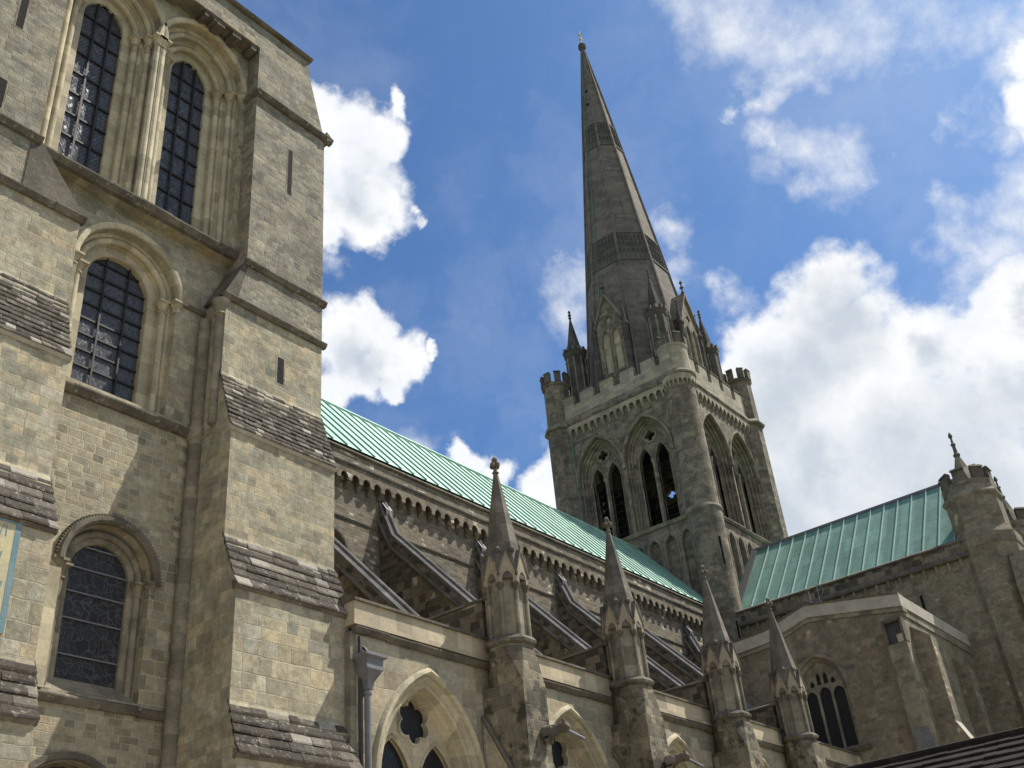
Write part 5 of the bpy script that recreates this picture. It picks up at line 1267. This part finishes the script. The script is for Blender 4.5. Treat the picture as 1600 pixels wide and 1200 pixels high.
# ------------------------------------------------------------------ side chapel block in front of the transept
def build_chapel():
    root = thing('side_chapel', 'low brown stone chapel block with pale coping and a three-light arched window', 'chapel', (56, 20, 0))
    X, YS, YN = 51.05, 15.5, 25.4; fw, fs = west(X), south(YS)
    win = arch(-20.35, 1.30, 12.35, 15.35, 1.55, 10)
    gy = 20.2
    out = [(-YN, 0), (-YS, 0), (-YS, 18.1), (-gy, 18.95), (-YN, 18.1)]
    MB().plate(out, [win(0)], fw, 0, 0.9).build('west_wall', 'transept_stone', root, smooth=False)
    MB().plate([(X + .904, 0), (61.0, 0), (61.0, 18.1), (X + .904, 18.1)], [], fs, 0.0, 0.9).build('south_wall', 'transept_stone', root, smooth=False)
    # pale coping following the low gable and the south wall
    def band(p, z0, z1, d0, name, mat):
        b = MB(); b.loft([[fw(u, z + z0, a) for a in (d0, 0.5)] + [fw(u, z + z1, a) for a in (0.5, d0)] for u, z in p]); return b
    gp = [(-YN, 18.1), (-gy - 2.2, 18.32), (-gy, 18.95), (-YS + .14, 18.1)]
    gp = [(-YN, 18.1), (-22.6, 18.25), (-gy, 18.92), (-YS + .14, 18.1)]
    band(gp, -0.22, 0.0, -0.07, '', '').build('cornice', 'dirty_dressed', root, smooth=False)
    c1 = band(gp, 0.004, 0.62, -0.14, '', '').build('coping', 'pale_grey', root, smooth=False)
    band(gp, 0.624, 0.70, -0.2, '', '').build('coping_edge', 'soot', root, smooth=False)
    MB().box(X - .06, 61.2, YS - .13, YS + .5, 18.104, 18.72).build('coping', 'pale_grey', root, smooth=False)
    MB().box(X + .1, 61.1, YS - .06, YS + .4, 17.7, 18.1).build('cornice', 'dirty_dressed', root, smooth=False)
    # perpendicular window
    pr = [(-.004, .02), (0.05, 0.02), (0.12, 0.12), (0.16, 0.12), (0.2, 0.22), (0.2, 0.9)]
    w = MB().sweep(win, pr, fw).build('window', 'dirty_dressed', root)
    hp = arch(-20.35, 1.30, 15.2, 15.35, 1.55, 10)
    MB().sweep(hp, [(0, .02), (0, -.1), (-.12, -.12), (-.18, .02)], fw).build('hood_mould', 'dirty_dressed', w)
    o = win(0.19); lw = 0.31; holes = []
    for k in (-1, 0, 1): holes.append(arch(-20.35 + k * .73, lw, 12.45, 15.0 if k else 15.1, .36, 5)(0))
    for k in (-1.5, -.5, .5, 1.5):
        u = -20.35 + k * .37; zz = 15.60 if abs(k) < 1 else 15.56
        holes.append([(u - .12, zz), (u + .12, zz), (u + .12, zz + (.42 if abs(k) < 1 else .16)), (u, zz + (.62 if abs(k) < 1 else .32)), (u - .12, zz + (.42 if abs(k) < 1 else .16))])
    MB().plate(o, holes, fw, 0.28, 0.44).build('tracery', 'dirty_dressed', w, smooth=False)
    MB().fill(o, [], fw, 0.40).build('glass', 'dark_glass', w, smooth=False)
    string_course(fw, -22.3, -18.6, 12.2, 0.16, 0.24).build('window_sill', 'soot', w, smooth=False)
    # corner buttress with an open-fronted lead box at its head
    b = MB().box(X - .42, X - .004, YS + .0, YS + .95, 0, 16.35).build('buttress', 'dirty_dressed', root, smooth=False)
    n = MB(); n.box(X - .46, X - .004, YS - .02, YS + .1, 16.36, 17.55); n.box(X - .46, X - .004, YS + .86, YS + .98, 16.36, 17.55); n.box(X - .46, X - .004, YS + .104, YS + .856, 17.42, 17.55)
    n.build('niche_head', 'soot', b, smooth=False)
    MB().box(X - .2, X - .006, YS + .11, YS + .85, 16.37, 17.41).build('niche_back', 'lead_dark', b, smooth=False)
    MB().box(X - .44, X - .21, YS + .11, YS + .4, 16.37, 16.75).build('niche_block', 'dressed', b, smooth=False)
    MB().box(X - .435, X - .42, YS + .12, YS + .84, 11.2, 12.4).build('lead_patch', 'lead', b, smooth=False)
    # two buttresses on the south wall seen end on
    for x, yf, zt, z1 in ((51.62, 14.66, 16.95, 12.46), (57.2, 14.86, 16.5, 10.0)):
        pf = [(YS - .006, 0), (yf - .5, 0), (yf - .5, z1 - 1.1), (yf, z1), (yf, zt - .35), (YS - .006, zt + .3)]
        q = MB().loft([[(x, y, z) for y, z in pf], [(x + .78, y, z) for y, z in pf]])
        q = q.build('buttress', 'transept_stone', root, smooth=False)
        MB().hexa([(x - .03, yf - .52, z1 - 1.12), (x + .81, yf - .52, z1 - 1.12), (x + .81, yf + .01, z1 + .02), (x - .03, yf + .01, z1 + .02), (x - .03, yf - .52, z1 - 1.04), (x + .81, yf - .52, z1 - 1.04), (x + .81, yf + .01, z1 + .12), (x - .03, yf + .01, z1 + .12)]).build('weathering', 'pale_grey', q, smooth=False)
    rf = MB(); rf.quad((X + .2, YS + .2, 18.3), (61, YS + .2, 18.3), (61, gy, 19.3), (X + .2, gy, 19.3)); rf.quad((X + .2, YN, 18.3), (61, YN, 18.3), (61, gy, 19.3), (X + .2, gy, 19.3)); rf.build('roof', 'lead', root, smooth=False)
    MB().plate([(X, 0), (61, 0), (61, 18.2), (X, 18.2)], [], south(YN), -.5, 0).build('north_wall', 'transept_stone', root, smooth=False)
build_chapel()

def build_aerial():
    root = thing('aerial', 'thin wire aerial with two loops on the edge of the chapel roof', 'aerial', (52.3, 20.3, 19.2))
    x, y = 52.3, 20.3
    MB().tube([(x, y, 19.1), (x, y, 20.7)], .03, 6).build('mast', 'wire', root)
    MB().tube([(x, y - .5, 19.1), (x, y - .5, 20.9)], .022, 6).build('mast', 'wire', root)
    for s_, z in ((-1, 20.7), (1, 20.6)):
        MB().tube([(x, y + s_ * .15 - .25 + .4 * s_ * math.sin(R(a)), z + .35 * math.cos(R(a)) - .15) for a in range(0, 200, 20)], .014, 5).build('loop', 'wire', root)
    MB().tube([(x, y - .6, 20.0), (x, y + .4, 20.05)], .016, 5).build('crossbar', 'wire', root)
    MB().box(x - .1, x + .3, y - .75, y - .1, 19.3, 19.72).build('base_box', 'lead_dark', root, smooth=False)
build_aerial()

# ------------------------------------------------------------------ cloister roof, low and dark in the corner
def build_cloister():
    root = thing('cloister', 'dark brown tiled roof edge low in the right-hand corner of the view', 'cloister', (31, 3, 0))
    xr, zr = 31.0, 7.5
    r = MB(); n = 16
    for k in range(n):
        x0, z0 = 27.2 + (xr - 27.2) * k / n, 4.4 + (zr - 4.4) * k / n; x1, z1 = 27.2 + (xr - 27.2) * (k + 1) / n, 4.4 + (zr - 4.4) * (k + 1) / n
        y = -18.0
        while y < 14.4:
            w = min(.34, 14.4 - y); j = random.uniform(-.012, .012)
            r.hexa([(x0 - .05, y + .004, z0 + j), (x0 - .05, y + w - .004, z0 + j), (x1, y + w - .004, z1), (x1, y + .004, z1), (x0 - .05, y + .004, z0 + .05 + j), (x0 - .05, y + w - .004, z0 + .05 + j), (x1, y + w - .004, z1 + .02), (x1, y + .004, z1 + .02)])
            y += .34
    r.build('roof', 'cloister_tile', root, smooth=False)
    b = MB(); b.quad((xr, -18, zr), (xr, 14.4, zr), (34.8, 14.4, 4.4), (34.8, -18, 4.4)); b.quad((27.2, 14.3, 4.38), (34.8, 14.3, 4.38), (xr, 14.3, zr)); b.build('far_slope', 'cloister_tile', root, smooth=False)
    MB().tube([(xr, -18, zr + .04), (xr, 14.4, zr + .04)], .1, 8).build('ridge_tiles', 'cloister_tile', root)
    MB().box(27.6, 34.4, -18, 14.1, 0, 4.4).build('wall', 'aisle_stone', root, smooth=False)
build_cloister()
